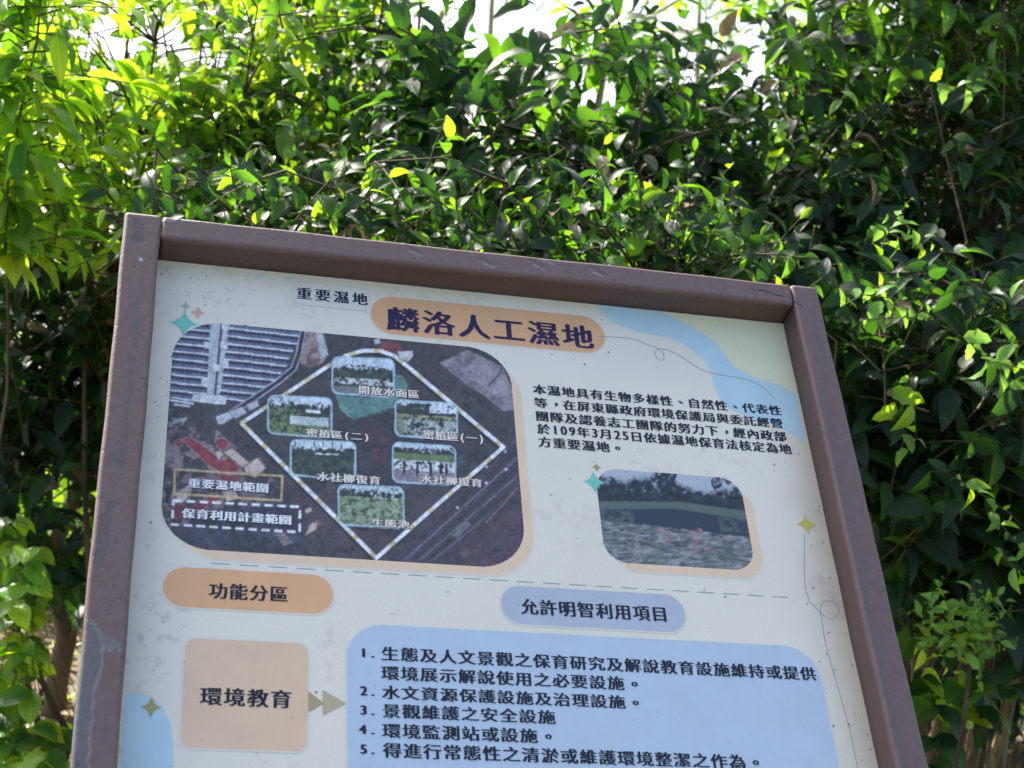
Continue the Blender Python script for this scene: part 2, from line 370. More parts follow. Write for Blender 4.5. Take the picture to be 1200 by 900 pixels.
# aerial photograph ------------------------------------------------------------------
DIAM = [(283, 496), (333, 463), (383, 430), (405, 417), (425, 411), (445, 411), (462, 417), (476, 428), (533, 476), (590, 524), (515, 589), (441, 654)]
def quadst(X, Y, q):
    (x0, y0), (x1, y1), (x2, y2) = q     # TL, TR, BL
    ax, ay, bx, by = x1 - x0, y1 - y0, x2 - x0, y2 - y0; D = ax * by - ay * bx
    return ((X - x0) * by - (Y - y0) * bx) / D, ((Y - y0) * ax - (X - x0) * ay) / D
def aerial(X, Y, u, v):
    c = np.zeros(X.shape + (3,))
    def put(m, col, a=1.0):
        a = (m * a)[..., None]; c[:] = c * (1 - a) + a * np.asarray(col)
    n = vnoise(X, Y, 14, 1, 5, .7); n2 = vnoise(X, Y, 70, 2, 4)
    c[:] = lin(47, 52, 60); put(n, lin(90, 90, 94), .7); put(sstep(.5, .7, n2), lin(94, 76, 86), .4)
    put(sstep(.62, .78, vnoise(X, Y, 8, 5, 3)), lin(30, 36, 52), .7)
    # pale bare field, top right
    f = inpoly(X, Y, [(515, 425), (548, 410), (580, 425), (602, 455), (606, 480), (590, 482), (565, 462), (545, 450)])
    put(f, lin(138, 128, 138)); put(f * sstep(.45, .7, n), lin(108, 100, 112), .7)
    put(inpoly(X, Y, [(540, 436), (560, 418), (590, 430), (600, 460), (585, 466)]) * 1., lin(156, 148, 156), .6)
    put(sstep(2.5, .5, dline(X, Y, [(572, 452), (584, 440), (590, 428)])[0]), lin(80, 74, 88), .8)
    # red patch + white building near top
    put(inpoly(X, Y, [(447, 400), (468, 402), (472, 410), (460, 418), (446, 408)]) * 1., lin(132, 60, 70))
    put(inpoly(X, Y, [(466, 412), (484, 411), (484, 418), (478, 424), (468, 419)]) * 1., lin(196, 196, 200))
    put(inpoly(X, Y, [(438, 398), (444, 396), (446, 402), (440, 404)]) * 1., lin(190, 196, 205))
    # green lagoon
    lag = inpoly(X + 8 * (n - .5), Y + 14 * (n - .5), [(388, 452), (396, 470), (400, 482), (410, 490), (425, 489), (440, 484), (452, 480), (464, 478), (476, 470), (478, 452), (472, 440), (462, 438), (460, 466), (400, 462)])
    put(lag * 1., lin(78, 128, 124)); put(lag * sstep(.4, .7, n), lin(104, 158, 146), .6)
    # darker wooded centre, rusty patch
    w = inpoly(X, Y, [(392, 492), (470, 482), (520, 520), (470, 560), (470, 640), (420, 600), (395, 560)])
    put(w * sstep(.3, .7, n), lin(44, 44, 64), .6)
    put(sstep(30, 0, np.hypot((X - 440), (Y - 525) * .8)) * sstep(.4, .6, n), lin(120, 70, 86), .6)
    put(sstep(9, 2, np.hypot(X - 540, Y - 540)), lin(60, 100, 110), .8)
    # sheds (rows of roofs) top left
    def rows(poly_, m2, b0, k0):
        t = inpoly(X, Y, poly_)
        yy = Y - m2 * X + vnoise(X, Y, 40, 8, 2) * 1.0; ph = (yy - b0) / k0 % 1
        base = np.where((ph < .24)[..., None], lin(196, 202, 212), np.where((ph < .62)[..., None], lin(58, 64, 96), lin(96, 106, 138)))
        tk = (X / 5.6 % 1 < .36) & (ph > .28) & (ph < .66); base = np.where(tk[..., None], lin(24, 28, 54), base)
        base = base * (.86 + .3 * n)[..., None]
        a = t[..., None]; c[:] = np.where(a, base, c)
    rows([(195, 395), (215, 376), (248, 374), (250, 400), (247, 430), (244, 460), (240, 474), (190, 464)], .11, 2, 9.2)
    rows([(262, 374), (350, 386), (350, 402), (340, 416), (336, 430), (322, 446), (306, 462), (288, 474), (258, 468)], .11, 5, 9.2)
    put(inpoly(X, Y, [(247, 374), (268, 375), (266, 400), (262, 430), (258, 460), (254, 474), (242, 472), (244, 440), (246, 400)]) * 1., lin(176, 186, 196))
    put(sstep(2.0, 1, dline(X, Y, [(260, 380), (256, 420), (252, 462)])[0]), lin(30, 34, 56), .9)
    put(inpoly(X, Y, [(226, 462), (266, 464), (264, 474), (225, 470)]) * 1., lin(196, 204, 208))
    for q in [(243, 404), (262, 404), (263, 426), (240, 448), (252, 430), (264, 382)]:
        put(inpoly(X, Y, [(q[0] - 4, q[1] - 4), (q[0] + 5, q[1] - 3), (q[0] + 5, q[1] + 5), (q[0] - 4, q[1] + 4)]) * 1., lin(200, 208, 214))
    put(sstep(1.6, .8, dline(X, Y, [(194, 468), (226, 473)])[0]), lin(200, 206, 214))
    put(sstep(1.6, .8, dline(X, Y, [(205, 474), (222, 476)])[0]), lin(190, 196, 206))
    # access road
    d, _ = dline(X, Y, [(356, 384), (350, 415), (344, 432), (325, 448), (300, 465), (268, 486)]); put(sstep(4.2, 3, d), lin(44, 46, 70)); put(sstep(1.1, .5, abs(d - 3)), lin(176, 184, 196), .8)
    # tan yard by the road
    y_ = inpoly(X, Y, [(360, 388), (376, 389), (385, 412), (378, 426), (362, 432), (350, 424)])
    put(y_ * 1., lin(150, 132, 132)); put(y_ * sstep(.5, .65, vnoise(X, Y, 6, 12, 3)), lin(100, 72, 72), .8)
    put(inpoly(X, Y, [(371, 390), (378, 390), (385, 416), (376, 420)]) * 1., lin(176, 178, 186))
    # buildings by the road
    for q in [[(252, 488), (268, 482), (276, 488), (262, 497), (256, 498)], [(268, 482), (284, 476), (290, 484), (276, 491)], [(288, 474), (302, 468), (304, 476), (292, 482)]]:
        put(inpoly(X, Y, q) * 1., lin(178, 184, 194)); put(sstep(1, .4, dline(X, Y, q, True)[0]), lin(70, 76, 96), .8)
    # village lower left: red roofs
    vg = inpoly(X, Y, [(190, 500), (250, 500), (300, 545), (330, 570), (300, 600), (190, 620)])
    put(vg * sstep(.42, .6, vnoise(X, Y, 10, 31, 3)), lin(150, 130, 134), .75)
    for q in [[(213, 515), (222, 511), (262, 540), (268, 535), (282, 548), (276, 556), (268, 556), (256, 552), (244, 545)],
              [(252, 515), (262, 513), (270, 520), (262, 528), (254, 524)], [(204, 517), (212, 514), (214, 522), (206, 524)],
              [(255, 556), (278, 558), (284, 566), (262, 567)], [(222, 596), (250, 578), (262, 582), (246, 592), (226, 604)], [(200, 596), (214, 590), (224, 600), (206, 608)],
              [(362, 616), (372, 610), (376, 614), (360, 626)]]:
        qq = np.array(q); put(inpoly(X, Y, q) * 1., lin(134, 46, 58)); put(inpoly(X, Y, q) * sstep(.5, .7, n), lin(160, 74, 84), .5)
        put(sstep(1, .3, dline(X, Y, q, True)[0]), lin(190, 160, 160), .35)
    for q in [[(252, 530), (258, 527), (262, 533), (256, 540)], [(262, 530), (272, 525), (292, 542), (284, 548)], [(286, 547), (302, 536), (312, 548), (300, 560), (288, 556)],
              [(322, 626), (333, 624), (344, 636), (332, 640)], [(357, 597), (364, 594), (366, 599), (359, 602)], [(366, 612), (372, 612), (371, 620), (357, 628)],
              [(204, 590), (210, 575), (224, 566), (226, 574), (214, 590)], [(260, 576), (276, 574), (280, 584), (266, 588)]]:
        put(inpoly(X, Y, q) * 1., lin(192, 172, 160)); put(sstep(.9, .3, dline(X, Y, q, True)[0]), lin(90, 70, 76), .6)
    put(inpoly(X, Y, [(192, 480), (214, 478), (222, 486), (212, 500), (190, 500)]) * sstep(.4, .55, n), lin(176, 184, 190), .8)
    gr = inpoly(X, Y, [(225, 605), (330, 575), (362, 608), (350, 650), (215, 640)]); put(gr * 1., lin(46, 52, 68), .55); put(gr * sstep(.5, .7, n), lin(80, 88, 112), .5)
    # motorway lower right
    hw = inpoly(X, Y, [(462, 656), (615, 505), (615, 555), (520, 664)])
    put(hw * 1., lin(70, 68, 82))
    for k, (o, cc, aa) in enumerate([(0, 120, .7), (9, 40, .6), (17, 140, .6), (26, 44, .7), (34, 130, .6), (43, 36, .8), (50, 128, .5)]):
        d, _ = dline(X, Y, [(458 + o, 656), (612 + o * .9, 508 + o * .55)]); put(hw * sstep(1.2, .4, d), lin(cc, cc, cc + 12), aa)
    br = inpoly(X, Y, [(520, 664), (560, 612), (610, 560), (612, 640), (590, 664)]); put(br * sstep(.35, .6, n2), lin(96, 70, 92), .7)
    put(sstep(1.2, .4, dline(X, Y, [(570, 612), (585, 596), (606, 572)])[0]), lin(150, 120, 130), .6)
    put(inpoly(X, Y, [(545, 610), (553, 614), (536, 630), (530, 628)]) * 1., lin(110, 112, 122))
    put(sstep(9, 3, np.hypot(X - 545, Y - 648)), lin(112, 90, 104), .7)
    for q in [(570, 547), (592, 529), (593, 550), (570, 566), (536, 595)]: put(sstep(2.2, 1, np.hypot(X - q[0], Y - q[1])), lin(200, 206, 215))
    # boundary line, white with yellow dashes
    d, arc = dline(X + 1.2, Y - 1.8, DIAM, True); put(sstep(4, 2.6, d), lin(22, 24, 40), .8)
    d, arc = dline(X, Y, DIAM, True); yel = (arc % 30) < 7.5
    put(sstep(2.7, 1.8, d) * (~yel), lin(226, 232, 236)); put(sstep(2.7, 1.8, d) * yel, lin(210, 198, 140))
    # the six framed site photographs
    for k, (q, br_) in enumerate([([(389, 418), (462, 420.5), (389, 461)], 466), ([(314, 463), (389, 466.5), (313.5, 508)], 514), ([(340.5, 515), (417, 518), (340, 556.5)], 564),
                            ([(463, 468), (536, 473), (463, 511)], 516), ([(460, 518), (534, 523), (460, 565)], 569), ([(396, 567.5), (473, 571), (397, 615)], 620)]):
        s, t = quadst(X, Y, q)
        # skew correction so the lower right corner lands where it should
        t = t / (1 + (((br_ - q[2][1]) - (q[1][1] - q[0][1])) / (q[2][1] - q[0][1])) * s)
        aw, ah = 74., 45.; px_, py_ = (s - .5) * aw, (t - .5) * ah; r_ = 8
        dd = np.hypot(np.maximum(abs(px_) - aw / 2 + r_, 0), np.maximum(abs(py_) - ah / 2 + r_, 0)) - r_
        inn = dd < 0
        if not inn.any(): continue
        a = np.clip((vnoise(X, Y, 4.2, 40 + k, 4, .85) - .5) * 1.5 + .5, 0, 1); b = vnoise(X, Y, 30, 50 + k, 3)
        hor = [.27, .2, .2, .08, .12, .12][k] + (a - .5) * .30
        P_ = np.where((t < hor)[..., None], lin(196, 214, 228), lin(50, 66, 62) * (.35 + 1.5 * a)[..., None])
        def lay(msk, col, al=1.): 
            nonlocal P_
            al = (msk * al)[..., None]; P_ = P_ * (1 - al) + al * np.asarray(col)
        if k == 0:
            lay((t > .55) & (t < .72) & (a > .52), lin(196, 204, 206)); lay(t > .78, lin(118, 120, 126)); lay((t > .35) & (t < .52) & (a > .5), lin(74, 92, 78), .7)
            lay((t < .3) & (a < .42) & (t > .2), lin(44, 52, 60))
        if k == 1:
            lay((t > .3) & (s < .5) & (a > .45), lin(108, 138, 84), .8); lay((t > .5) & (t < .72) & (s > .35) & (s < .95) & (b > .3), lin(188, 206, 206), .9)
            lay((t > .70) & (a > .4), lin(120, 146, 92), .8); lay((t > .32) & (t < .40) & (s > .6) & (s < .82), lin(210, 222, 226)); lay((t < .2) & (s < .35) & (a < .5), lin(90, 120, 130))
        if k == 2:
            lay((t > .33) & (t < .37) & (s > .38) & (s < .74) & (a > .35), lin(206, 216, 222)); lay((t > .5) & (a > .5), lin(72, 92, 74), .7); lay((abs((s * 7) % 1 - .5) < .08) & (t < .35) & (a < .6), lin(40, 52, 50))
        if k == 3:
            lay((s > .55) & (t < .3) & (a > .35), lin(206, 222, 234)); lay((t > .38) & (t < .48) & (a > .4), lin(150, 158, 112)); lay((t > .5) & (a > .47), lin(176, 190, 186), .9); lay((s < .15) & (t > .4), lin(120, 136, 90), .7)
        if k == 4:
            lay((t > .25) & (t < .42), lin(104, 128, 82)); lay((t > .42) & (t < .68) & (a > .45), lin(206, 214, 216)); lay(t > .68, lin(132, 124, 136)); lay((t > .45) & (t < .8) & (np.isin((s * 24).astype(int), [4, 9, 14, 18, 20])) & (a > .3), lin(28, 34, 44))
            lay((t > .72) & (a > .55), lin(160, 154, 160), .7)
        if k == 5:
            lay((t > .28), lin(104, 126, 92)); lay((t > .28) & (a > .5), lin(150, 172, 140), .85); lay((t > .28) & (a < .36), lin(64, 86, 56)); lay((t < .3) & (a > .55) & (s > .5), lin(190, 206, 212))
        c[inn] = P_[inn]
        put(sstep(1.35, .7, abs(dd + .4)), lin(158, 196, 212)); put(sstep(.9, .2, abs(dd - 2.0)), lin(30, 36, 52), .35)
    # legend boxes
    q = [(205, 550), (331, 558), (329.6, 586.4), (204, 578.6)]
    d, _ = dline(X, Y, q, True); put(inpoly(X, Y, q) * 1., lin(60, 50, 62), .25); put(sstep(1.5, .9, d), lin(196, 172, 116))
    q = [(203.6, 586.6), (351.6, 594), (351, 623.6), (201.6, 614.6)]
    d, arc = dline(X, Y, q, True); put(inpoly(X, Y, q) * 1., lin(40, 38, 62), .35); put(sstep(1.7, 1.0, d) * ((arc % 15.2) < 10), lin(232, 234, 238))
    g_ = c.mean(-1, keepdims=True); fine = amp(vnoise(X, Y, 3.0, 90, 3, .8)); mid_ = amp(vnoise(X, Y, 11, 92, 3, .7), 1.8)
    fine = (.6 * fine + .4 * mid_)
    c = g_ + (c - g_) * .8; c = blur(c * (.62 + .76 * fine)[..., None] + .006, 1)
    return np.clip(c * 1.04 + .012, 0, 1)
mu0, mu1, mv0, mv1 = .0300, .6330, -.591, -.1315
poly("photo_shadow_shape", rrpts(mu0 + .015, mu1 + .018, mv0 - .018, mv1 - .02, .085), INK["cream"])
poly("photo_shadow_shape", rrpts(mu0 + .017, mu1 + .016, mv0 - .016, mv1 - .022, .085), INK["peach"])
part("aerial_photograph", grid_mesh("aerial_photograph", mu0, mu1, mv0, mv1, .0013, nextw(), aerial, rr_mask(mu0, mu1, mv0, mv1, .082)), board)

# lotus pond photograph -----------------------------------------------------------------
pu0, pu1, pv0, pv1 = .7726, 1.0465, -.5665, -.3760
def pond(X, Y, u, v):
    s = (u - pu0) / (pu1 - pu0); t = (pv1 - v) / (pv1 - pv0)
    n = amp(vnoise(X, Y, 6, 71, 4, .8)); n2 = amp(vnoise(X, Y, 22, 72, 3), 2); nh = amp(vnoise(X * .45, Y * 1.7, 4, 73, 4, .75)); lo = amp(vnoise(X, Y, 18, 74, 2), 2)
    c = np.ones(X.shape + (3,)) * lin(54, 64, 72) * (.55 + .9 * n)[..., None]
    def put(m, col, a=1.0):
        a = (m * a)[..., None]; c[:] = c * (1 - a) + a * np.asarray(col)
    top = .05 + .10 * s + .05 * np.sin(s * 11); put(sstep(.05, -.03, t - top - .05 * (n - .5)) * (n2 > .35), lin(176, 186, 196), .9)
    put(sstep(.75, .95, n) * (t < .22), lin(150, 160, 172), .8)
    put(sstep(.0, .06, t - .24), lin(46, 56, 64), .45)
    bank = (t > .31 + .10 * abs(s - .55)) & (t < .40 + .10 * abs(s - .55) + .06 * (s > .7))
    put(bank * 1., lin(96, 112, 104), .85)
    put(sstep(0, .03, t - (.37 + .14 * abs(s - .5))) * (t < .60 + .05 * s), lin(56, 66, 78)); put((t > .44) & (t < .60) & ((s < .22) | (s > .8)) & (n > .55), lin(92, 104, 104), .7)
    lil = sstep(0, .02, t - (.56 + .07 * s + .02 * (n - .5)))
    put(lil, lin(116, 120, 122)); put(lil * sstep(.55, .9, nh), lin(152, 156, 160), .9); put(lil * sstep(.42, .15, nh), lin(66, 72, 84), .9); put(lil * (lo > .6), lin(96, 110, 100), .35)
    pk = amp(vnoise(X, Y, 3.5, 95, 2), 2.5)
    for a, b, r_ in [(.40, .62, .05), (.43, .70, .05), (.60, .62, .07), (.66, .60, .05), (.62, .72, .06), (.70, .72, .05), (.60, .84, .05), (.28, .84, .05), (.22, .80, .04), (.68, .80, .05)]:
        put(sstep(r_ * .75, r_ * .15, np.hypot((s - a) * 1.4, t - b)) * sstep(.45, .7, pk), lin(186, 124, 146), .9)
    for a in (.61, .635, .72, .45): put((abs(s - a + .01 * np.sin(t * 20)) < .004) & (t > .64) & (t < .86), lin(150, 108, 128), .7)
    return blur(np.clip(c * 1.12, 0, 1), 1)
poly("photo_shadow_shape", rrpts(pu0 + .016, pu1 + .018, pv0 - .018, pv1 - .02, .044), INK["cream"])
poly("photo_shadow_shape", rrpts(pu0 + .018, pu1 + .016, pv0 - .016, pv1 - .022, .044), INK["peach"])
part("pond_photograph", grid_mesh("pond_photograph", pu0, pu1, pv0, pv1, .0013, nextw(), pond, rr_mask(pu0, pu1, pv0, pv1, .042)), board)

# banners, boxes --------------------------------------------------------------------------
def bbox_uv(px):  # left, right, top, bottom given as photo pixels
    l, r, t, b = px; return uv(l)[0], uv(r)[0], uv(b)[1], uv(t)[1]
def banner(name, l, r, t, b, rfrac, m, border=None, bw=.0025):
    u0, u1, v0, v1 = bbox_uv((l, r, t, b)); rr_ = (v1 - v0) / 2 * rfrac
    if border is not None: poly("banner_edge", rrpts(u0 - bw, u1 + bw, v0 - bw, v1 + bw, rr_ + bw), border)
    poly(name, rrpts(u0, u1, v0, v1, rr_), m); return u0, u1, v0, v1
sp = rrpts(*bbox_uv(((343, 343), (434, 352), (385, 334), (385, 360))), .018)
poly("speech_bubble", [uv((410, 356)), uv((430, 368)), uv((429, 354))], INK["sand"]); poly("speech_bubble", rrpts(*bbox_uv(((342.5, 343), (434.5, 352), (385, 333), (385, 361))), .020), INK["sand"])
poly("speech_bubble", [uv((412, 355)), uv((428, 366)), uv((428, 354))], INK["cream"]); poly("speech_bubble", sp, INK["cream"])
banner("title_banner", (434.5, 375), (709, 398), (560, 358), (560, 401.5), .98, INK["orange"], INK["cream"], .0028)
banner("heading_banner", (190.7, 688.5), (390.5, 697.5), (290, 669), (290, 715.5), .98, INK["orange"], INK["cream"], .0026)
banner("heading_banner", (587, 708), (802.5, 716.8), (690, 691.5), (690, 736), .98, INK["bluegrey"], INK["cream"], .0026)
banner("topic_box", (214, 810), (361, 815), (290, 751), (290, 879), .20, INK["salmon"], INK["cream"], .0026)
lu0, lu1, lv1 = .3285, 1.130, -.7085
poly("banner_edge", rrpts(lu0 - .002, lu1 + .002, -1.152, lv1 + .002, .062), INK["cream"]); poly("list_box", rrpts(lu0, lu1, -1.15, lv1, .06), INK["blue"])
poly("arrow", [uv((361, 810)), uv((361, 835)), uv((380, 824))], INK["tan2"]); poly("arrow", [uv((378, 808.5)), uv((378, 838.5)), uv((406, 824.4))], INK["tan"])
# dashed divider
m_ = []
k = 0; u = .1126
while u < 1.10:
    poly("divider_dash", [(u, -.6139), (u + .030, -.6139), (u + .030, -.6155), (u, -.6155)], INK["grey"], .00021); u += .0455
stroke("thread_line", smooth_path([uv(p) for p in [(700, 395), (711, 394.8), (740, 397), (764, 406), (774, 410), (778, 417), (776, 422.5), (769, 418.5), (768.5, 411), (777, 409), (793, 415), (814.7, 428.7), (833, 437), (873, 444.7), (892, 452.7), (908, 466.5)]], 8), .0011, INK["grey"])
stroke("thread_line", smooth_path([uv(p) for p in [(942.7, 626), (942.7, 680), (948, 703), (958, 714), (970, 725), (979, 723), (983, 713), (975, 704.5), (965, 706), (961, 716), (963, 728), (968, 757), (980, 800), (995, 853), (1006, 905)]], 8), .0010, INK["grey"])
for p, r, m in [((215.5, 379), 15, "teal"), ((232, 366.5), 8.5, "pink"), ((217.5, 359), 6.5, "sage"), ((696.5, 565), 12, "teal"), ((699, 547.5), 5.5, "olive"), ((945, 614.5), 12, "yellow"), ((177, 829), 10, "olive")]:
    star(p, r * (1.1 if m == "teal" else 1), INK[m])

# lettering --------------------------------------------------------------------------------
fc = bpy.data.curves.new("glyph_source", 'FONT'); fo = bpy.data.objects.new("glyph_source", fc); COL.objects.link(fo)
fc.size = 1; fc.resolution_u = 3
GL = {}
def glyph(ch):
    if ch not in GL:
        fc.body = ch; bpy.context.view_layer.update()
        me = bpy.data.meshes.new_from_object(fo.evaluated_get(bpy.context.evaluated_depsgraph_get()))
        V = np.zeros(len(me.vertices) * 3); me.vertices.foreach_get("co", V); V = V.reshape(-1, 3)
        me.calc_loop_triangles(); F = np.zeros(len(me.loop_triangles) * 3, np.int32); me.loop_triangles.foreach_get("vertices", F)
        GL[ch] = (V, F.reshape(-1, 3)); bpy.data.meshes.remove(me)
    return GL[ch]
def text(name, s, tl, bl, tr, m, bold=.075, under=None, hs=.86, vbold=.006):
    """s fitted between left edge (tl,bl) and right edge tr, all measured on the board"""
    u0, v1 = uv(tl); v0 = uv(bl)[1]; u1 = uv(tr)[0]
    adv = [(.60 if c.isascii() else 1.0) for c in s]; fit = hs
    cw0 = (u1 - u0) / (sum(adv) - 1 + fit); cw = cw0 * fit / .92; h = (v1 - v0) / .90; base = v0 + .07 * h
    def build(du, dv, w, mm, nm):
        Vs, Fs, n = [], [], 0; x = u0 - .04 * cw + bold * cw * .3
        for c, a in zip(s, adv):
            V, F = glyph(c); V = V.copy()
            if c in "，、。": V[:, 0] += .34; V[:, 1] += .27
            if c.isascii():
                V[:, 0] = (V[:, 0] - V[:, 0].mean()) * .95 + .30; V[:, 1] *= 1.12
                if c in "()": V[:, 1] = V[:, 1] * .9 + .06
            g = np.stack([x + V[:, 0] * cw, base + V[:, 1] * h, V[:, 2] * 0], 1)
            for j, (ox, oy) in enumerate([(-bold / 2, 0), (bold / 2, 0), (0, 0), (0, vbold), (0, -vbold)]):
                q = g.copy(); q[:, 0] += ox * cw + du; q[:, 1] += oy * h + dv; q[:, 2] = w + j * .000002
                Vs.append(q); Fs.append(F + n); n += len(q)
            x += a * cw0
        part(nm, mesh_np(nm, np.concatenate(Vs), np.concatenate(Fs), mm, smooth=False), board)
    if under is not None: build(under[1] * cw, under[2] * h, nextw(), under[0], name + "_outline")
    build(0, 0, nextw(), m, name)
bk, wt = INK["black"], INK["white"]
text("bubble_text", "重要濕地", (347.5, 336.5), (346.5, 350), (429.5, 344), INK["navy"], .08, hs=.78)
text("title_text", "麟洛人工濕地", (453, 359.5), (452, 386), (691, 381), INK["navy"], .06, (INK["wine"], .02, -.012), hs=.85)
for s, a, b, c in [("本濕地具有生物多樣性、自然性、代表性", (624, 450.5), (624, 461.5), (913, 474)),
                   ("等，在屏東縣政府環境保護局與委託經營", (625.5, 466), (625.5, 477), (915, 491)),
                   ("團隊及認養志工團隊的努力下，經內政部", (627, 481.5), (627, 493), (919, 505)),
                   ("於109年3月25日依據濕地保育法核定為地", (629, 496.5), (629, 508), (925, 521)),
                   ("方重要濕地。", (630, 511.8), (630, 523.5), (729, 518))]:
    text("text_line", s, a, b, c, bk, .085)
for s, a, b, c in [("開放水面區", (420, 451.7), (420, 461.6), (490.3, 456.7)), ("密植區(二)", (359.3, 502.3), (359.3, 511.6), (432, 505)),
                   ("密植區(一)", (496, 503.7), (496, 514.3), (566, 508)), ("水社柳復育", (371.3, 553.3), (371.3, 563.3), (445, 557)),
                   ("水社柳復育", (492.6, 556.6), (492.6, 566), (564, 561.6)), ("生態池", (435.5, 608), (435.5, 617), (478.7, 611))]:
    text("map_label", s, a, b, c, INK["labelcream"], .09, (INK["navy"], .06, -.06))
text("legend_text", "重要濕地範圍", (220.6, 560.6), (220.6, 571.4), (314, 566), wt, .11, (INK["navy"], .04, -.05))
text("legend_text", "保育利用計畫範圍", (213.6, 596), (213.6, 607), (340.6, 602), wt, .13, (INK["navy"], .04, -.05))
text("heading_text", "功能分區", (245.4, 683), (245, 701), (336.6, 686), bk, .075)
text("heading_text", "允許明智利用項目", (609.5, 702), (610, 719.5), (780, 710), bk, .075)
text("topic_text", "環境教育", (235.5, 805.5), (235, 826), (340.5, 808), bk, .075)
for s, a, b, c in [("1.", (421, 759), (421, 771), (440, 760)), ("2.", (421, 803.5), (421, 816), (440, 804)), ("3.", (421, 826), (421, 838.5), (440, 826)),
                   ("4.", (421, 848.8), (421, 861), (440, 849)), ("5.", (421, 871.7), (421, 884.4), (440, 872))]:
    text("list_number", s, a, b, c, bk, .12)
for s, a, b, c in [("生態及人文景觀之保育研究及解說教育設施維持或提供", (446.7, 758), (446.7, 774), (953, 781.5)),
                   ("環境展示解說使用之必要設施。", (446.7, 780.5), (446.7, 796.5), (750, 792)),
                   ("水文資源保護設施及治理設施。", (447.5, 803.5), (447.5, 819), (751.5, 815)),
                   ("景觀維護之安全設施", (448, 825), (448, 841), (648.5, 830)),
                   ("環境監測站或設施。", (448, 848), (448, 864.5), (650, 853)),
                   ("得進行常態性之清淤或維護環境整潔之作為。", (448.8, 870.7), (448.8, 887.8), (892, 885))]:
    text("text_line", s, a, b, c, bk, .075)
bpy.data.objects.remove(fo); bpy.data.curves.remove(fc)

# ---- frame rails ----------------------------------------------------------------------------
def rail_mat():
    m, nt, p = mat("weathered_frame_paint"); L = nt.links
    a = N(nt, "ShaderNodeVertexColor", layer_name="Col"); tc = N(nt, "ShaderNodeTexCoord")
    mp = N(nt, "ShaderNodeMapping"); mp.inputs["Scale"].default_value = (1, 1, 1); L.new(tc.outputs["Object"], mp.inputs[0])
    no = N(nt, "ShaderNodeTexNoise"); no.inputs["Scale"].default_value = 90; no.inputs["Detail"].default_value = 8; no.inputs["Roughness"].default_value = .65
    L.new(mp.outputs[0], no.inputs["Vector"])
    mr = N(nt, "ShaderNodeMapRange"); mr.inputs[1].default_value = .25; mr.inputs[2].default_value = .75; mr.inputs[3].default_value = .84; mr.inputs[4].default_value = 1.16
    L.new(no.outputs[0], mr.inputs[0])
    s = N(nt, "ShaderNodeVectorMath", operation='SCALE'); L.new(a.outputs[0], s.inputs[0]); L.new(mr.outputs[0], s.inputs["Scale"])
    L.new(s.outputs[0], p.inputs["Base Color"]); p.inputs["Roughness"].default_value = .5; p.inputs["Specular IOR Level"].default_value = .45
    ad = N(nt, "ShaderNodeMath", operation='MULTIPLY_ADD'); ad.inputs[1].default_value = .5; L.new(no.outputs[0], ad.inputs[0]); L.new(a.outputs[1], ad.inputs[2])
    bp = N(nt, "ShaderNodeBump"); bp.inputs["Strength"].default_value = .6; bp.inputs["Distance"].default_value = .003
    L.new(ad.outputs[0], bp.inputs["Height"]); L.new(bp.outputs[0], p.inputs["Normal"])
    return m
rail_m = rail_mat()
PAINT = np.array([.150, .092, .082]); GREYW = np.array([.105, .092, .092]); PALEW = np.array([.27, .25, .25])
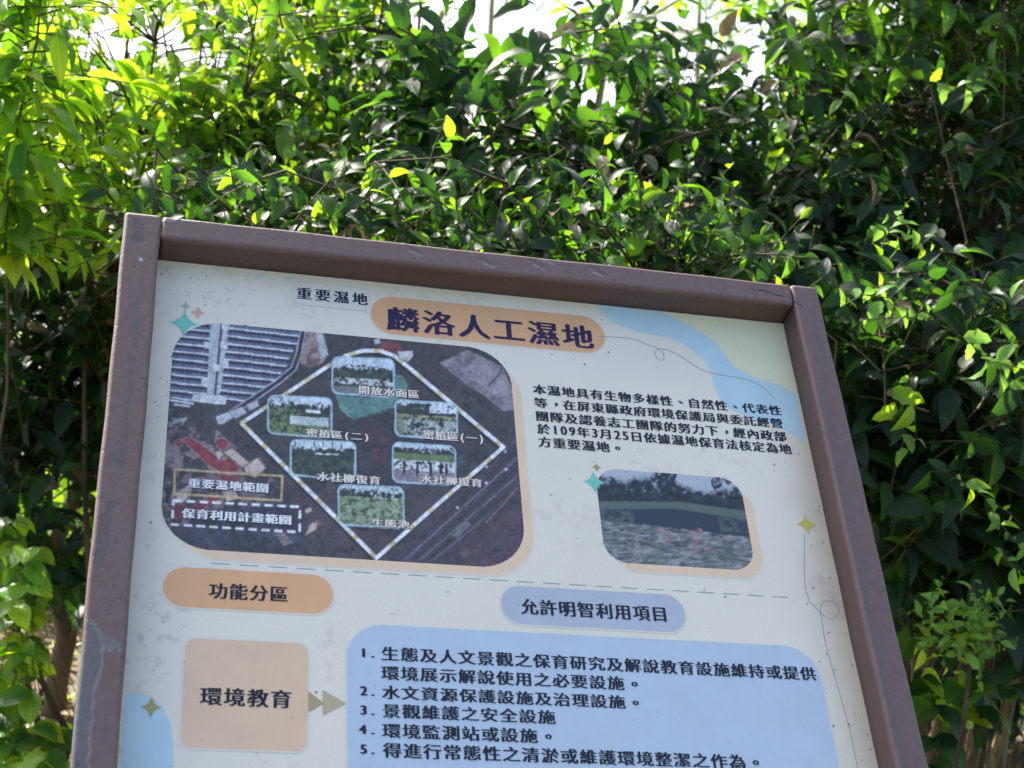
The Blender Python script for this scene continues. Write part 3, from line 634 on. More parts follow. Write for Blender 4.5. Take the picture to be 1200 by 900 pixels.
def rail_paint(u, v, w):
    x, y = pix(u, v, .062)
    c = np.ones(u.shape + (3,)) * PAINT
    n = vnoise(u, v, .05, 61, 5, .65); n1 = vnoise(u * 3, v * .6, .05, 62, 4); nf = vnoise(u, v, .012, 63, 4, .7); h = np.ones(u.shape)
    def put(m, col, a=1.0, dh=0.0):
        a_ = (m * a)[..., None]; c[:] = c * (1 - a_) + a_ * np.asarray(col); h[:] = h + m * dh
    put(sstep(.4, .7, n), PAINT * 1.15, .6); put(sstep(.55, .75, n1), np.array([.17, .125, .135]), .5)
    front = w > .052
    put(front * 1., np.array([.150, .104, .096]), .6); put((~front) * 1., PAINT * .68, .9)  # front faded; inner faces darkened, recess shade put into their colour
    j = (nf - .5) * 12 + (vnoise(u, v, .04, 87, 3) - .5) * 10
    # long grey rubbed streaks, where paint has gone
    d, _ = dline(x + j, y + j, [(163, 345), (158, 400), (149, 470), (146, 520), (140, 560)]); put(front * sstep(8, 3, d), GREYW, .8)
    d, _ = dline(x + j, y, [(163, 262), (162, 280)]); put(front * sstep(9, 4, d), GREYW * .8, .8, -.3)
    d, _ = dline(x + j, y, [(128, 545), (134, 536), (140, 548)]); put(front * sstep(7, 3, d), GREYW, .7, -.3)
    q = [(129, 588), (140, 592), (128, 622), (124, 668), (112, 668), (115, 620)]
    put(front * inpoly(x + j * .5, y + j * .5, q), GREYW, .85, -.3)
    q = [(102, 730), (110, 728), (121, 758), (118, 790), (108, 830), (106, 880), (100, 920), (70, 920), (85, 800)]
    inn = inpoly(x + j * .7, y + j * .4, q) & front; put(inn * 1., np.array([.125, .12, .128]), .9)
    d, _ = dline(x + j * .7, y + j * .4, [(102, 730), (112, 732), (122, 762), (119, 790), (109, 830), (106, 880), (100, 920)]); put(front * sstep(2.2, .6, d), PALEW, .55, .35)
    q = [(104, 722), (124, 742), (140, 752), (142, 764), (124, 762)]; put(front * inpoly(x + j * .5, y + j * .5, q), np.array([.16, .16, .16]), .8, -.3)
    d, _ = dline(x, y + j * .3, [(880, 338), (905, 343), (925, 350), (941, 360)]); put(front * sstep(1.1, .3, d), np.array([.02, .015, .015]), .95, -1)
    d, _ = dline(x + j, y + j, [(925, 350), (952, 365), (960, 400), (968, 470), (985, 560), (1003, 640), (1020, 720), (1035, 800), (1062, 900)]); put(front * sstep(9, 2, d + 7 * (vnoise(u, v, .022, 88) - .3)), GREYW, .6)
    for p in [(571, 306), (629, 308), (700, 317), (640, 302), (485, 292)]:
        d, _ = dline(x, y, [(p[0] - 8, p[1] - 4), (p[0] + 8, p[1] + 5)]); put(front * sstep(3.5, .5, d + j * .15), np.array([.10, .085, .085]), .7, -.5)
        d, _ = dline(x, y, [(p[0] - 4, p[1] + 2), (p[0] + 7, p[1] + 7)]); put(front * sstep(1, .3, d), PALEW * 1.3, .6)
    d, _ = dline(x, y + j * .3, [(188, 259), (200, 260), (212, 256), (240, 260), (300, 262), (420, 274)]); put(front * sstep(1.6, .6, d), PALEW, .6, .3)
    put(sstep(2.4, 1.2, np.hypot(x - 165, y - 304)), np.array([.6, .6, .6]), .9)
    put(front * sstep(.70, .78, nf), GREYW * .7, .7, -.3)
    # rail sides darken towards the board and behind it
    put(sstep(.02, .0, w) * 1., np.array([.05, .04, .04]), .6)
    return c, np.clip(h, 0, 2)
def rail(along, a0, a1, b0, b1, w0=-.028, w1=.062, step=.004, endcap=True):
    """beam from a0 to a1 along 'v' or 'u'; b0..b1 across"""
    r = .006; prof = []
    nb = 26
    for t in np.linspace(b0 + r, b1 - r, nb): prof.append((t, w1))
    for k in range(1, 4): a = rad(90 - 30 * k); prof.append((b1 - r + r * math.cos(a), w1 - r + r * math.sin(a)))
    for t in np.linspace(w1 - r, w0 + r, 12)[1:]: prof.append((b1, t))
    prof.append((b1 - r, w0)); prof.append((b0 + r, w0))
    for t in np.linspace(w0 + r, w1 - r, 12): prof.append((b0, t))
    for k in range(1, 3): a = rad(180 - 30 * k); prof.append((b0 + r + r * math.cos(a), w1 - r + r * math.sin(a)))
    prof = np.array(prof); n = int(abs(a1 - a0) / step) + 1; A = np.linspace(a0, a1, n)
    ins = np.zeros(n)
    A2 = np.concatenate([[a0, a0 + .0015, a0 + .005], A[2:-2], [a1 - .005, a1 - .0015, a1]]); ins = np.zeros(len(A2)); ins[0] = .0045; ins[1] = .0015; ins[-1] = .0045; ins[-2] = .0015
    cen = np.array([(b0 + b1) / 2, (w0 + w1) / 2]); V = []
    for a, i_ in zip(A2, ins):
        q = prof.copy()
        sc_ = 1 - 2 * i_ / np.array([b1 - b0, w1 - w0]); q = cen + (q - cen) * sc_
        # slight unevenness of hand-finished edges
        wob = .0012 * math.sin(a * 9 + b0 * 30) + .0008 * math.sin(a * 31 + 1)
        q = q + [wob * .6, 0]
        V.append(np.c_[np.full(len(q), a), q])
    V = np.array(V); m, k = V.shape[:2]; V = V.reshape(-1, 3)
    if along == 'v': V = V[:, [1, 0, 2]]
    i = np.arange(m * k).reshape(m, k); j = np.roll(i, -1, 1)
    F = np.stack([i[:-1].ravel(), j[:-1].ravel(), j[1:].ravel(), i[1:].ravel()], 1)
    if along == 'u': F = F[:, ::1]
    else: F = F[:, ::-1]
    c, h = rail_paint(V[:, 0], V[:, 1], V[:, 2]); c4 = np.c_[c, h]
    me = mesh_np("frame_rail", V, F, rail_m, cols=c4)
    # end caps
    import bmesh
    bm = bmesh.new(); bm.from_mesh(me); be = [e for e in bm.edges if e.is_boundary]; bmesh.ops.holes_fill(bm, edges=be)
    bmesh.ops.recalc_face_normals(bm, faces=bm.faces); bm.to_mesh(me); bm.free()
    return part("frame_rail", me)
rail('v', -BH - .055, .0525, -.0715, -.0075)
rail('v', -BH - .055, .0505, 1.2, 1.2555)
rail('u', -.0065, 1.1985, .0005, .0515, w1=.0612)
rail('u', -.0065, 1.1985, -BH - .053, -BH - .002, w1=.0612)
# posts behind the frame, and a rear cross brace, in world space
post_m = noise_mat("post_paint", tuple(PAINT * .8), tuple(PAINT * 1.15), 12, .6, .3)
def wbox(name, c, s, m, rot=0.0, parent=sign):
    me = boxmesh(name, -s[0] / 2, s[0] / 2, -s[1] / 2, s[1] / 2, -s[2] / 2, s[2] / 2, m, .006)
    o = link(name, me, parent); o.location = Vector(c) - parent.location; o.rotation_euler = (rot, 0, 0); return o
for uu in (.12, 1.08):
    yb = Bo[1] - .42
    zt = Bo[2] + (yb - Bo[1]) / math.tan(LEAN) - .03 - .09
    wbox("post", (Bo[0] + uu, yb + .03, zt / 2 - .15), (.09, .09, zt + .3 - .02), post_m)
    # sloping batten screwed to the back
    wbox("back_batten", tuple(Bo + U * uu + Vv * (-.8) + W * (-.031)), (.07, 1.4, .045), post_m, rot=math.pi / 2 - LEAN)

# ================================================================== PLANTS
def leaf_shape(kind):
    """unit leaf along +Y, width ~ w, fold & droop. returns V,F,UV"""
    rows = 7; w = {"ovate": .43, "lance": .24, "round": .72, "long": .32, "blade": .09, "lobed": .52}[kind]
    V, UVs = [], []
    for i in range(rows):
        t = i / (rows - 1)
        if kind == "round": wd = w / 2 * math.sin(math.pi * min(1, t * .93 + .07)) ** .6
        elif kind == "blade": wd = w / 2 * (1 - t) ** .5 * min(1, t * 6 + .3)
        elif kind == "lobed": wd = w / 2 * math.sin(math.pi * min(.999, t * .9 + .08)) ** .7 * (1.12 if i % 2 else .86)
        else: wd = w / 2 * (math.sin(math.pi * t ** .78)) ** .9
        if i == 0: wd = .012
        if i == rows - 1: wd = .002
        z = -.42 * t * t + .10 * t; y = t * (1 - .10 * t)
        wav = .02 * math.sin(t * 11)
        for sx in (-1, 0, 1):
            V.append((sx * wd, y - abs(sx) * (.03 if kind in ("round", "lobed") else 0), z + abs(sx) * (wd * .35 + wav * .5 * sx)))
            UVs.append((.5 + sx * .5 * wd / (w / 2) * .98, t))
    F = []
    for i in range(rows - 1):
        for k in range(2):
            a = i * 3 + k; F.append((a, a + 1, a + 4, a + 3))
    return np.array(V), np.array(F), np.array(UVs)
LS = {k: leaf_shape(k) for k in ("ovate", "lance", "round", "long", "blade", "lobed")}
LME = {}
def leaf_mesh(kind, mi):
    if (kind, mi) not in LME:
        V, F, UVs = LS[kind]; LME[(kind, mi)] = mesh_np("leaf", V, F, LM[mi], uvs=UVs)
    return LME[(kind, mi)]
ZB = {}   # coarse visibility buffer, in 9 px cells of the photograph
ALLLEAVES = []   # (plant record)
# open places in the foliage where sky or field shows through
GAPS = [(600, 25, 140, 65, .85), (700, 100, 90, 55, .75), (850, 80, 130, 70, .66), (900, 150, 110, 60, .62), (560, 120, 80, 55, .55), (165, 50, 110, 50, .9), (470, 40, 60, 50, .55), (960, 160, 80, 60, .55), (110, 250, 60, 60, .3),
        (90, 120, 90, 90, .2), (330, 60, 80, 60, .4), (50, 590, 100, 80, .75), (130, 540, 50, 60, .4), (660, 190, 120, 40, .35), (790, 20, 110, 45, .6)]
def gap_strength(x, y):
    S = np.zeros(np.shape(x))
    for gx, gy, rx, ry, a in GAPS: S = np.maximum(S, a * np.exp(-((x - gx) / rx) ** 2 - ((y - gy) / ry) ** 2))
    return S
class Plant:
    def __init__(s, name, loc, label, cat, group=None):
        s.root = empty(name, tuple(loc)); tag(s.root, label, cat, group); s.loc = np.array(loc, float)
        s.L = []; s.tubes = {}; s.name = name; ALLLEAVES.append(s)
    def leaf(s, p, d, n, size, kind, mi): s.L.append((p, d, n, size, kind, mi))
    def tube(s, pts, r0, r1, m, part_name="branch", sides=5):
        s.tubes.setdefault((part_name, m.name), [m, []])[1].append((np.array(pts), r0, r1, sides))
def tube_np(pts, r0, r1, sides):
    n = len(pts); V = []
    for i in range(n):
        t = nrm(pts[min(i + 1, n - 1)] - pts[max(i - 1, 0)]); a = nrm(np.cross(t, [0.31, .95, .05])); b = np.cross(t, a)
        r = r0 + (r1 - r0) * i / (n - 1)
        ang = np.arange(sides) * 2 * math.pi / sides
        V.append(pts[i] + r * (np.cos(ang)[:, None] * a + np.sin(ang)[:, None] * b))
    V = np.concatenate(V); i = np.arange(n * sides).reshape(n, sides); j = np.roll(i, -1, 1)
    return V, np.stack([i[:-1].ravel(), j[:-1].ravel(), j[1:].ravel(), i[1:].ravel()], 1)
UP = np.array([0, 0, 1.]); FRONT = np.array([-.1, -1., 0.])
def shoot(P, p0, d0, length, nleaf, size, kind, mats, droop=.5, sag=.25, bare=.15, tr=.004, m=None, spread=1.0, part_name="twigs", jit=.35):
    """one leafy shoot: bent twig with alternate leaves"""
    d = nrm(d0); n = 6; pts = [np.array(p0, float)]
    for i in range(n):
        d = nrm(d + np.array([rng.normal(0, .05), rng.normal(0, .05), -sag / n])); pts.append(pts[-1] + d * length / n)
    if rng.random() > gap_strength(*project(pts[3])[:2]) * 1.6: P.tube(pts, tr, tr * .35, m or twig_m, part_name, 4)
    pts = np.array(pts); side = nrm(np.cross(d0, UP) + rng.normal(0, .05, 3)); ph = rng.uniform(0, 6.28)
    for k in range(nleaf):
        t = bare + (1 - bare) * (k + rng.uniform(-.2, .2)) / max(1, nleaf - 1); t = min(max(t, 0), 1)
        i = min(int(t * n), n - 1); q = pts[i] + (pts[i + 1] - pts[i]) * (t * n - i); td = nrm(pts[i + 1] - pts[i])
        a = ph + k * 2.4; e1 = nrm(np.cross(td, [.3, .2, .9])); e2 = np.cross(td, e1)
        out = math.cos(a) * e1 + math.sin(a) * e2
        out = nrm(out + UP * .15)
        dr = nrm(out * spread + td * .55 - UP * droop * rng.uniform(.3, 1.3) + rng.normal(0, .12, 3))
        nn = nrm(UP * .6 + FRONT * .45 + td * .2 + rng.normal(0, jit, 3)); nn = nrm(nn - dr * np.dot(nn, dr))
        sz = size * rng.uniform(.42, 1.3) * (1 - .35 * max(0, t - .7) / .3)
        P.leaf(q, dr, nn, sz, kind, DRY if rng.random() < .012 else mats[rng.integers(len(mats))])
def finish_plants():
    # visibility: splat every leaf centre into a coarse depth grid
    allc = []
    for P in ALLLEAVES:
        if not P.L or P.name in ("climbing_vine", "broadleaf_weed", "bright_sapling", "sunlit_bush"): continue
        c = np.array([l[0] + l[1] * l[3] * .5 for l in P.L]); x, y, z = project(c); S = gap_strength(x, y)
        nz = vnoise(x, y, 24, 123, 3, .7); cull = (nz > .97 - .72 * S) & (S > .08)
        P.L = [l for l, k in zip(P.L, cull) if not k]
    for P in ALLLEAVES:
        if not P.L: continue
        p = np.array([l[0] for l in P.L]); d = np.array([l[1] for l in P.L]); s = np.array([l[3] for l in P.L])
        c = p + d * s[:, None] * .5; x, y, z = project(c); P.px = (x, y, z); P.size_px = s / np.maximum(z, .1) * F_PX
        inn = (x > -20) & (x < 1220) & (y > -20) & (y < 920) & (z > .2)
        # hidden behind the board
        t = np.dot(Bo - CAM_POS, W); hid = np.zeros(len(x), bool)
        bx = inpoly(x, y, [(147, 248), (958, 337), (1090, 900), (83, 900)]); hid = bx & (c[:, 1] > 2.4)
        P.vis = inn & ~hid
        nr = np.array([l[2] for l in P.L]); vd = c - CAM_POS; vd /= np.linalg.norm(vd, axis=1)[:, None]; P.face = .25 + abs((nr * vd).sum(1))
        for i in np.nonzero(P.vis)[0]:
            r = int(P.size_px[i] * .22 / 9)
            for a in range(-r, r + 1):
                for b in range(-r, r + 1):
                    k = (int(x[i] / 9) + a, int(y[i] / 9) + b); L_ = ZB.setdefault(k, []); L_.append(z[i])
    for k in ZB: ZB[k] = sorted(ZB[k])[:3][-1]
    tot = 0
    for P in ALLLEAVES:
        for (nm, _), (m, tl) in P.tubes.items():
            groups = [[t] for t in tl] if nm in ("stem", "trunk", "stalk", "limb") else [tl]
            for g in groups:
                Vs, Fs, n = [], [], 0
                for pts, r0, r1, sides in g:
                    V, F = tube_np(pts, r0, r1, sides); Vs.append(V); Fs.append(F + n); n += len(V)
                o = link(nm, mesh_np(nm, np.concatenate(Vs) - P.loc, np.concatenate(Fs), m), P.root)
                if nm in ("twigs", "branches"): o["kind"] = "stuff"
        if not P.L: continue
        x, y, z = P.px; sc_ = np.where(P.vis, P.size_px * P.face, 0)
        for i in np.nonzero(P.vis)[0]:
            zz = ZB.get((int(x[i] / 9), int(y[i] / 9)), 1e9)
            if z[i] > zz + .05: sc_[i] *= .25
        order = np.argsort(-sc_); take = [i for i in order[:300] if sc_[i] > 9]; ts = set(take)
        for i in take:
            p, d, n, s, kind, mi = P.L[i]; o = bpy.data.objects.new("leaf", leaf_mesh(kind, mi)); COL.objects.link(o); o.parent = P.root
            xx = np.cross(d, n); o.matrix_local = Matrix([[xx[0] * s, d[0] * s, n[0] * s, p[0] - P.loc[0]], [xx[1] * s, d[1] * s, n[1] * s, p[1] - P.loc[1]], [xx[2] * s, d[2] * s, n[2] * s, p[2] - P.loc[2]], [0, 0, 0, 1]])
        rest = [i for i in range(len(P.L)) if i not in ts]
        if rest:
            Vs, Fs, Us, Ms, n0 = [], [], [], [], 0
            for kind in LS:
                idx = [i for i in rest if P.L[i][4] == kind]
                if not idx: continue
                V0, F0, U0 = LS[kind]; p = np.array([P.L[i][0] for i in idx]); d = np.array([P.L[i][1] for i in idx]); n = np.array([P.L[i][2] for i in idx]); s = np.array([P.L[i][3] for i in idx])
                xx = np.cross(d, n)
                V = (V0[None, :, 0, None] * xx[:, None] + V0[None, :, 1, None] * d[:, None] + V0[None, :, 2, None] * n[:, None]) * s[:, None, None] + p[:, None] - P.loc
                k = len(V0); F = F0[None] + (np.arange(len(idx)) * k)[:, None, None]
                Vs.append(V.reshape(-1, 3)); Fs.append(F.reshape(-1, 4) + n0); Us.append(np.tile(U0, (len(idx), 1))); Ms.append(np.repeat([P.L[i][5] for i in idx], len(F0))); n0 += len(idx) * k
            o = link("foliage", mesh_np("foliage", np.concatenate(Vs), np.concatenate(Fs), LM, np.concatenate(Ms), np.concatenate(Us)), P.root); o["kind"] = "stuff"
        tot += len(P.L)
    print("leaves", tot)

def bush(name, label, cat, foot, region, depth, nshoot, size, kinds, mats, length=.45, nleaf=9, droop=.5, group=None, stems=5, dirbias=(0, -.25, .5), sag=.3, depth_spread=.5, bm=None, weight=None, stem_r=.012):
    """a shrub rooted at foot; its shoots fill the part of space seen through the polygon `region` (photo pixels) around `depth`"""
    P = Plant(name, foot, label, cat, group); reg = np.array(region, float); x0, y0 = reg.min(0); x1, y1 = reg.max(0)
    pts = []
    while len(pts) < nshoot:
        x, y = rng.uniform(x0, x1), rng.uniform(y0, y1)
        if inpoly(np.array([x]), np.array([y]), region)[0]:
            if weight and rng.random() > weight(x, y): continue
            pts.append(at(x, y, depth + rng.uniform(-1, 1) * depth_spread))
    pts = np.array(pts); pts = pts[pts[:, 2] > .12]
    # stems: from the foot up to spread-out nodes
    tops = []
    for k in range(stems):
        tgt = pts[rng.integers(len(pts))] if len(pts) else foot
        tgt = np.array([tgt[0], tgt[1], max(pts[:, 2].max() * rng.uniform(.75, 1.0), .4)]); f0 = np.array(foot) + [rng.normal(0, .05), rng.normal(0, .05), 0]
        c = []
        for t in np.linspace(0, 1, 9): c.append(f0 * (1 - t) + tgt * t + np.array([math.sin(t * 5 + k) * .05, math.cos(t * 4 + k) * .05, 0]) + np.array([(tgt[0] - f0[0]) * .25 * math.sin(math.pi * t), 0, 0]))
        P.tube(c, stem_r, stem_r * .35, bm or bark, "stem", 7); tops += c
    tops = np.array(tops)
    for p in pts:
        d0 = nrm(np.array(dirbias) + rng.normal(0, .45, 3)); ln = length * rng.uniform(.7, 1.2); s0 = p - d0 * ln * .5
        dd = np.linalg.norm(tops - s0, axis=1) + np.maximum(tops[:, 2] - s0[2], 0) * 1.5; j = int(np.argmin(dd))
        if rng.random() > gap_strength(*project(p)[:2]) * 1.2: mid = (tops[j] + s0) / 2 + [0, 0, .04]; P.tube([tops[j], mid, s0], .004, .0025, bm or branch_m, "branches", 4)
        mt = mats(p, *project(p)[:2]) if callable(mats) else mats
        shoot(P, s0, d0, ln, nleaf, size, kinds[rng.integers(len(kinds))], mt, droop, sag)
    return P
def foot(px, d): p = at(px, 450, d); return (p[0], p[1], 0.0)

# --- left: tall upright shrubs with long drooping leaves, sun behind them
P = Plant("upright_shrub", foot(20, 4.6), "tall slender shrub with long drooping yellow-green leaves along the left edge", "shrub")
for (bx, tx, d, h0) in [(20, 33, 4.6, 2.9), (-60, -30, 4.7, 2.8), (120, 95, 6.3, 2.6)]:
    b = np.array(foot(bx, d)); top = at(tx, -40, d); c = [b * (1 - t) + top * t + np.array([.02 * math.sin(t * 9), 0, 0]) for t in np.linspace(0, 1, 14)]
    c = [p + np.array([.03 * math.sin(i * 1.1), .02 * math.cos(i * .9), 0]) for i, p in enumerate(c)]; P.tube(c, .006, .003, bark, "stem", 7)
    for k in range(90):
        t = .68 + .32 * k / 89; q = b * (1 - t) + top * t; a = k * 2.4; o = np.array([math.cos(a), math.sin(a) * .8, .1])
        L_ = rng.uniform(.06, .36); tip = q + o * L_
        if rng.random() < .45: P.tube([q, q + o * L_ * .5 + UP * .02, tip], .003, .0015, twig_m, "twigs", 4)
        else: tip = q
        for _ in range(2 if tip is q else 3):
            d_ = nrm(o + rng.normal(0, .3, 3) - UP * rng.uniform(.1, .8)); n_ = nrm(UP + rng.normal(0, .3, 3)); n_ = nrm(n_ - d_ * np.dot(n_, d_))
            P.leaf(tip, d_, n_, rng.uniform(.08, .165), ["long", "ovate"][rng.integers(2)], [FRESH, YEL, FRESH, MID, FRESH][rng.integers(5)])
bush("broadleaf_shrub", "sunlit yellow-green leafy shrub behind the sign's top left corner", "shrub", foot(150, 5.4),
     [(-60, -40), (330, -40), (330, 250), (140, 270), (-60, 290)], 5.4, 300, 0.115, ["ovate", "long"], [FRESH, YEL, MID, FRESH, YEL], .42, 9, .55, depth_spread=.45,
     weight=lambda x, y: .6 if (x > 70 and y < 80) else 1)
bush("hedge_shrub", "mid green leafy shrub between the sunlit left shrubs and the dark centre shrub", "shrub", foot(330, 5.6),
     [(230, -40), (470, -40), (500, 300), (200, 270)], 5.7, 290, 0.11, ["ovate", "long"], [FRESH, MID, DARK, YEL, MID], .42, 9, .5, depth_spread=.5,
     weight=lambda x, y: .7 if y < 90 else 1)
bush("hedge_shrub", "large-leaved dark shrub against the white sky, above the middle of the sign", "shrub", foot(620, 5.2),
     [(440, 20), (720, 10), (820, 150), (780, 330), (470, 290)], 5.2, 250, 0.14, ["ovate", "long", "ovate"], [DARK, MID, DARK, BLUE, DARK], .42, 8, .6, depth_spread=.45,
     weight=lambda x, y: (.5 if y < 130 else 1))
bush("low_hedge_shrub", "dense low green shrub directly behind the sign's top rail", "shrub", foot(450, 4.4),
     [(150, 215), (420, 190), (760, 215), (920, 300), (920, 380), (150, 330)], 4.5, 420, 0.095, ["ovate", "long"], [MID, DARK, DARK, BLUE, DARK, FRESH, DARK, MID], .36, 9, .35, depth_spread=.35,
     weight=lambda x, y: .45 + .55 * (y > 235))
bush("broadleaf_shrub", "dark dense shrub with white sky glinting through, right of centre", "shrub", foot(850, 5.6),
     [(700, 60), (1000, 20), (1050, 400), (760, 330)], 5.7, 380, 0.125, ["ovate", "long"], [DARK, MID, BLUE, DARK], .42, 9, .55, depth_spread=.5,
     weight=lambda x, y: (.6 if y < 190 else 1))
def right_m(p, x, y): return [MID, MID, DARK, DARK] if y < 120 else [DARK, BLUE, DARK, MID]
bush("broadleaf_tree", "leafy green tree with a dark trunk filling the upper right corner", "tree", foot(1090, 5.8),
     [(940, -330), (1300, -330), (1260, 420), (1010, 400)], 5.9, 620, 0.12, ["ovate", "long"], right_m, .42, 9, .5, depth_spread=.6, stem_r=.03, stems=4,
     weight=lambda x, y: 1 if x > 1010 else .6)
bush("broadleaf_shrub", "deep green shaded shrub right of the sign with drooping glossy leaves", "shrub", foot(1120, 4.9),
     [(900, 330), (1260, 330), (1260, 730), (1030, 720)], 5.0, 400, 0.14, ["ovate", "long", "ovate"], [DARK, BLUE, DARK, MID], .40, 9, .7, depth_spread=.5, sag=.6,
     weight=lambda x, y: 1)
# light young shoots of a climber over the right shrubs
P = Plant("climbing_vine", foot(1000, 4.3), "pale green vine shoots with small toothed leaves climbing over the dark right shrubs", "vine")
for (x, y, dx, dy, n, sz) in [(700, 268, 1, .1, 9, .045), (800, 262, 1, .35, 12, .05), (860, 290, 1, .2, 8, .045), (985, 360, .4, -.3, 8, .06), (1010, 375, .8, -.1, 9, .06), (1030, 300, .3, -1, 7, .065),
                              (1130, 395, .4, .5, 9, .065), (1150, 420, .8, .2, 10, .07), (1185, 350, .3, -.3, 8, .06), (1045, 455, .2, 1, 5, .08), (1065, 440, .1, 1, 5, .09), (1010, 345, .8, .1, 6, .05),
                              (1120, 560, .6, .4, 8, .06), (1160, 600, .5, .7, 9, .06), (1165, 640, .5, .6, 8, .06), (1020, 265, .5, .2, 7, .065), (1040, 250, .6, .4, 7, .06), (920, 135, -.1, 1, 8, .06), (1090, 95, .8, .2, 7, .07), (985, 105, .1, 1, 6, .07)]:
    d = 4.25 if y > 230 else 5.0
    a = at(x, y, d); b = at(x + dx * 60, y + dy * 60, d + .05); dirv = nrm(b - a + [0, -.03, 0])
    shoot(P, a, dirv, .17, n, sz, ["lobed", "ovate"][rng.integers(2)], [PALE, PALE, FRESH], .15, .1, .0, .002, spread=.9)
b = np.array(foot(1000, 4.4)); P.tube([b, b + [0, .1, .8], at(980, 400, 4.4), at(860, 300, 4.4), at(700, 270, 4.4)], .005, .003, bark, "stem", 5)
P.tube([b, b + [.3, .1, .6], at(1180, 640, 4.9), at(1140, 520, 5.0), at(1160, 400, 5.0), at(1090, 100, 5.3)], .004, .003, bark, "stem", 5)
# second, denser row behind: gives the dark heart of the hedge
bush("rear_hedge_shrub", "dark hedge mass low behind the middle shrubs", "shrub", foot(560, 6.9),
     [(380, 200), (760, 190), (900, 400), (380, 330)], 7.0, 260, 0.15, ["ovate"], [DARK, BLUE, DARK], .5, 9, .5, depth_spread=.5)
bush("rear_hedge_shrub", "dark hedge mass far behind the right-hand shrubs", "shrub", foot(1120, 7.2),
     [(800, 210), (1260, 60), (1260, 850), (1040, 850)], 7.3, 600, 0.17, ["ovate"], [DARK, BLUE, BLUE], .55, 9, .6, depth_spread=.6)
# --- left: dark low branches beside the frame, small tree with leaning trunk
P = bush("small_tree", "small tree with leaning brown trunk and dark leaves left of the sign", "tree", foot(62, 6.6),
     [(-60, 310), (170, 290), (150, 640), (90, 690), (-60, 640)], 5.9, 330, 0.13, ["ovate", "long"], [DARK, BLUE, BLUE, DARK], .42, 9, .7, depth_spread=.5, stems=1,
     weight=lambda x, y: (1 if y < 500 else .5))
f = np.array(foot(62, 6.6)); tr = [f, at(66, 800, 6.6), at(78, 745, 6.58), at(68, 700, 6.55), at(58, 650, 6.5), at(80, 600, 6.5), at(110, 520, 6.4), at(120, 420, 6.3)]
tr[0] = np.array([tr[1][0], tr[1][1], -.05]); P.tube(tr, .052, .022, bark, "trunk", 12)
P.tube([at(60, 655, 6.5), at(40, 610, 6.5), at(22, 560, 6.5), at(35, 500, 6.4), at(40, 420, 6.3)], .028, .014, bark, "limb", 9)
P.tube([at(64, 690, 6.54), at(90, 640, 6.5), at(120, 600, 6.4), at(140, 560, 6.3)], .022, .012, bark, "limb", 8)
# --- broad-leaved weeds low at the left
P = Plant("broadleaf_weed", foot(35, 5.2), "low weed with broad green heart-shaped leaves at the lower left", "weed")
for k in range(130):
    x, y = rng.uniform(-20, 90), rng.uniform(610, 930)
    if x > 42 and y < 850: continue
    q = at(x, y, 5.2 + rng.uniform(-.3, .3)); b = np.array([q[0] + rng.normal(0, .25), q[1] + .25, 0])
    if q[2] < .05: continue
    P.tube([b, b * .6 + q * .4 + [.03, 0, .02], b * .2 + q * .8 + [.02, 0, .03], q], .0016, .001, twig_m, "twigs", 4)
    for _ in range(3):
        d_ = nrm(np.array([rng.normal(0, 1), rng.normal(-.4, .5), rng.uniform(-.45, .1)])); n_ = nrm(UP + np.array([0, -.5, 0]) + rng.normal(0, .25, 3)); n_ = nrm(n_ - d_ * np.dot(n_, d_))
        P.leaf(q, d_, n_, rng.uniform(.05, .125), "round", [MID, FRESH, MID, FRESH, YEL][rng.integers(5)])
# --- sunlit growth beyond the gap
for (px, d, lab) in [(30, 9.5, "sunlit bright yellow-green bush seen through the left gap, nearer the edge"), (130, 11, "sunlit bright bush seen through the left gap, beside the sign frame")]:
    bush("sunlit_bush", lab, "bush", foot(px, d), [(px - 110, 480), (px + 90, 480), (px + 90, 740), (px - 110, 740)], d, 200, .12, ["ovate", "round"], [YEL, YEL, FRESH], .5, 9, .4, depth_spread=.7,
         weight=lambda x, y: .6)
# --- lower right: clump of tan cut stalks with a bright plant
P = Plant("cane_clump", foot(1150, 5.4), "clump of thick tan canes rising from dry litter at the lower right", "plant")
for (x, yt, r) in [(1100, 835, .022), (1107, 850, .016), (1137, 850, .026), (1147, 838, .018), (1168, 860, .024), (1180, 850, .015), (1185, 800, .016), (1163, 745, .022), (1200, 735, .018), (1215, 790, .026), (1122, 890, .018), (1130, 880, .012), (1157, 870, .014), (1193, 870, .02)]:
    q = at(x, yt, 5.3 + rng.uniform(-.25, .25)); b = np.array([q[0] + rng.normal(-.05, .06), q[1] + rng.normal(0, .05), -.05])
    P.tube([b * (1 - t) + q * t + [.012 * math.sin(t * 8 + x), 0, 0] for t in np.linspace(0, 1, 9)], r * 1.2, r * .6, stump_m, "stalk", 10)
P = Plant("bright_sapling", foot(1125, 4.5), "sapling with clustered bright yellow-green leaves above the canes at the lower right", "sapling")
for k in range(34):
    x, y = rng.normal(1135, 24), rng.normal(752, 16); q = at(x, y, 4.35 + rng.uniform(-.1, .1)); shoot(P, q, nrm(rng.normal(0, .5, 3) + [0, -.2, .5]), .12, 6, .05, "ovate", [PALE, YEL, PALE], .2, .1, 0, .0015)
b = np.array(foot(1130, 4.5)); P.tube([b, at(1128, 860, 4.45), at(1140, 752, 4.38)], .008, .004, bark, "stem", 6)
P = Plant("broadleaf_weed", foot(1110, 4.9), "green and silvery broad leaves low beside the sign's right rail", "weed")
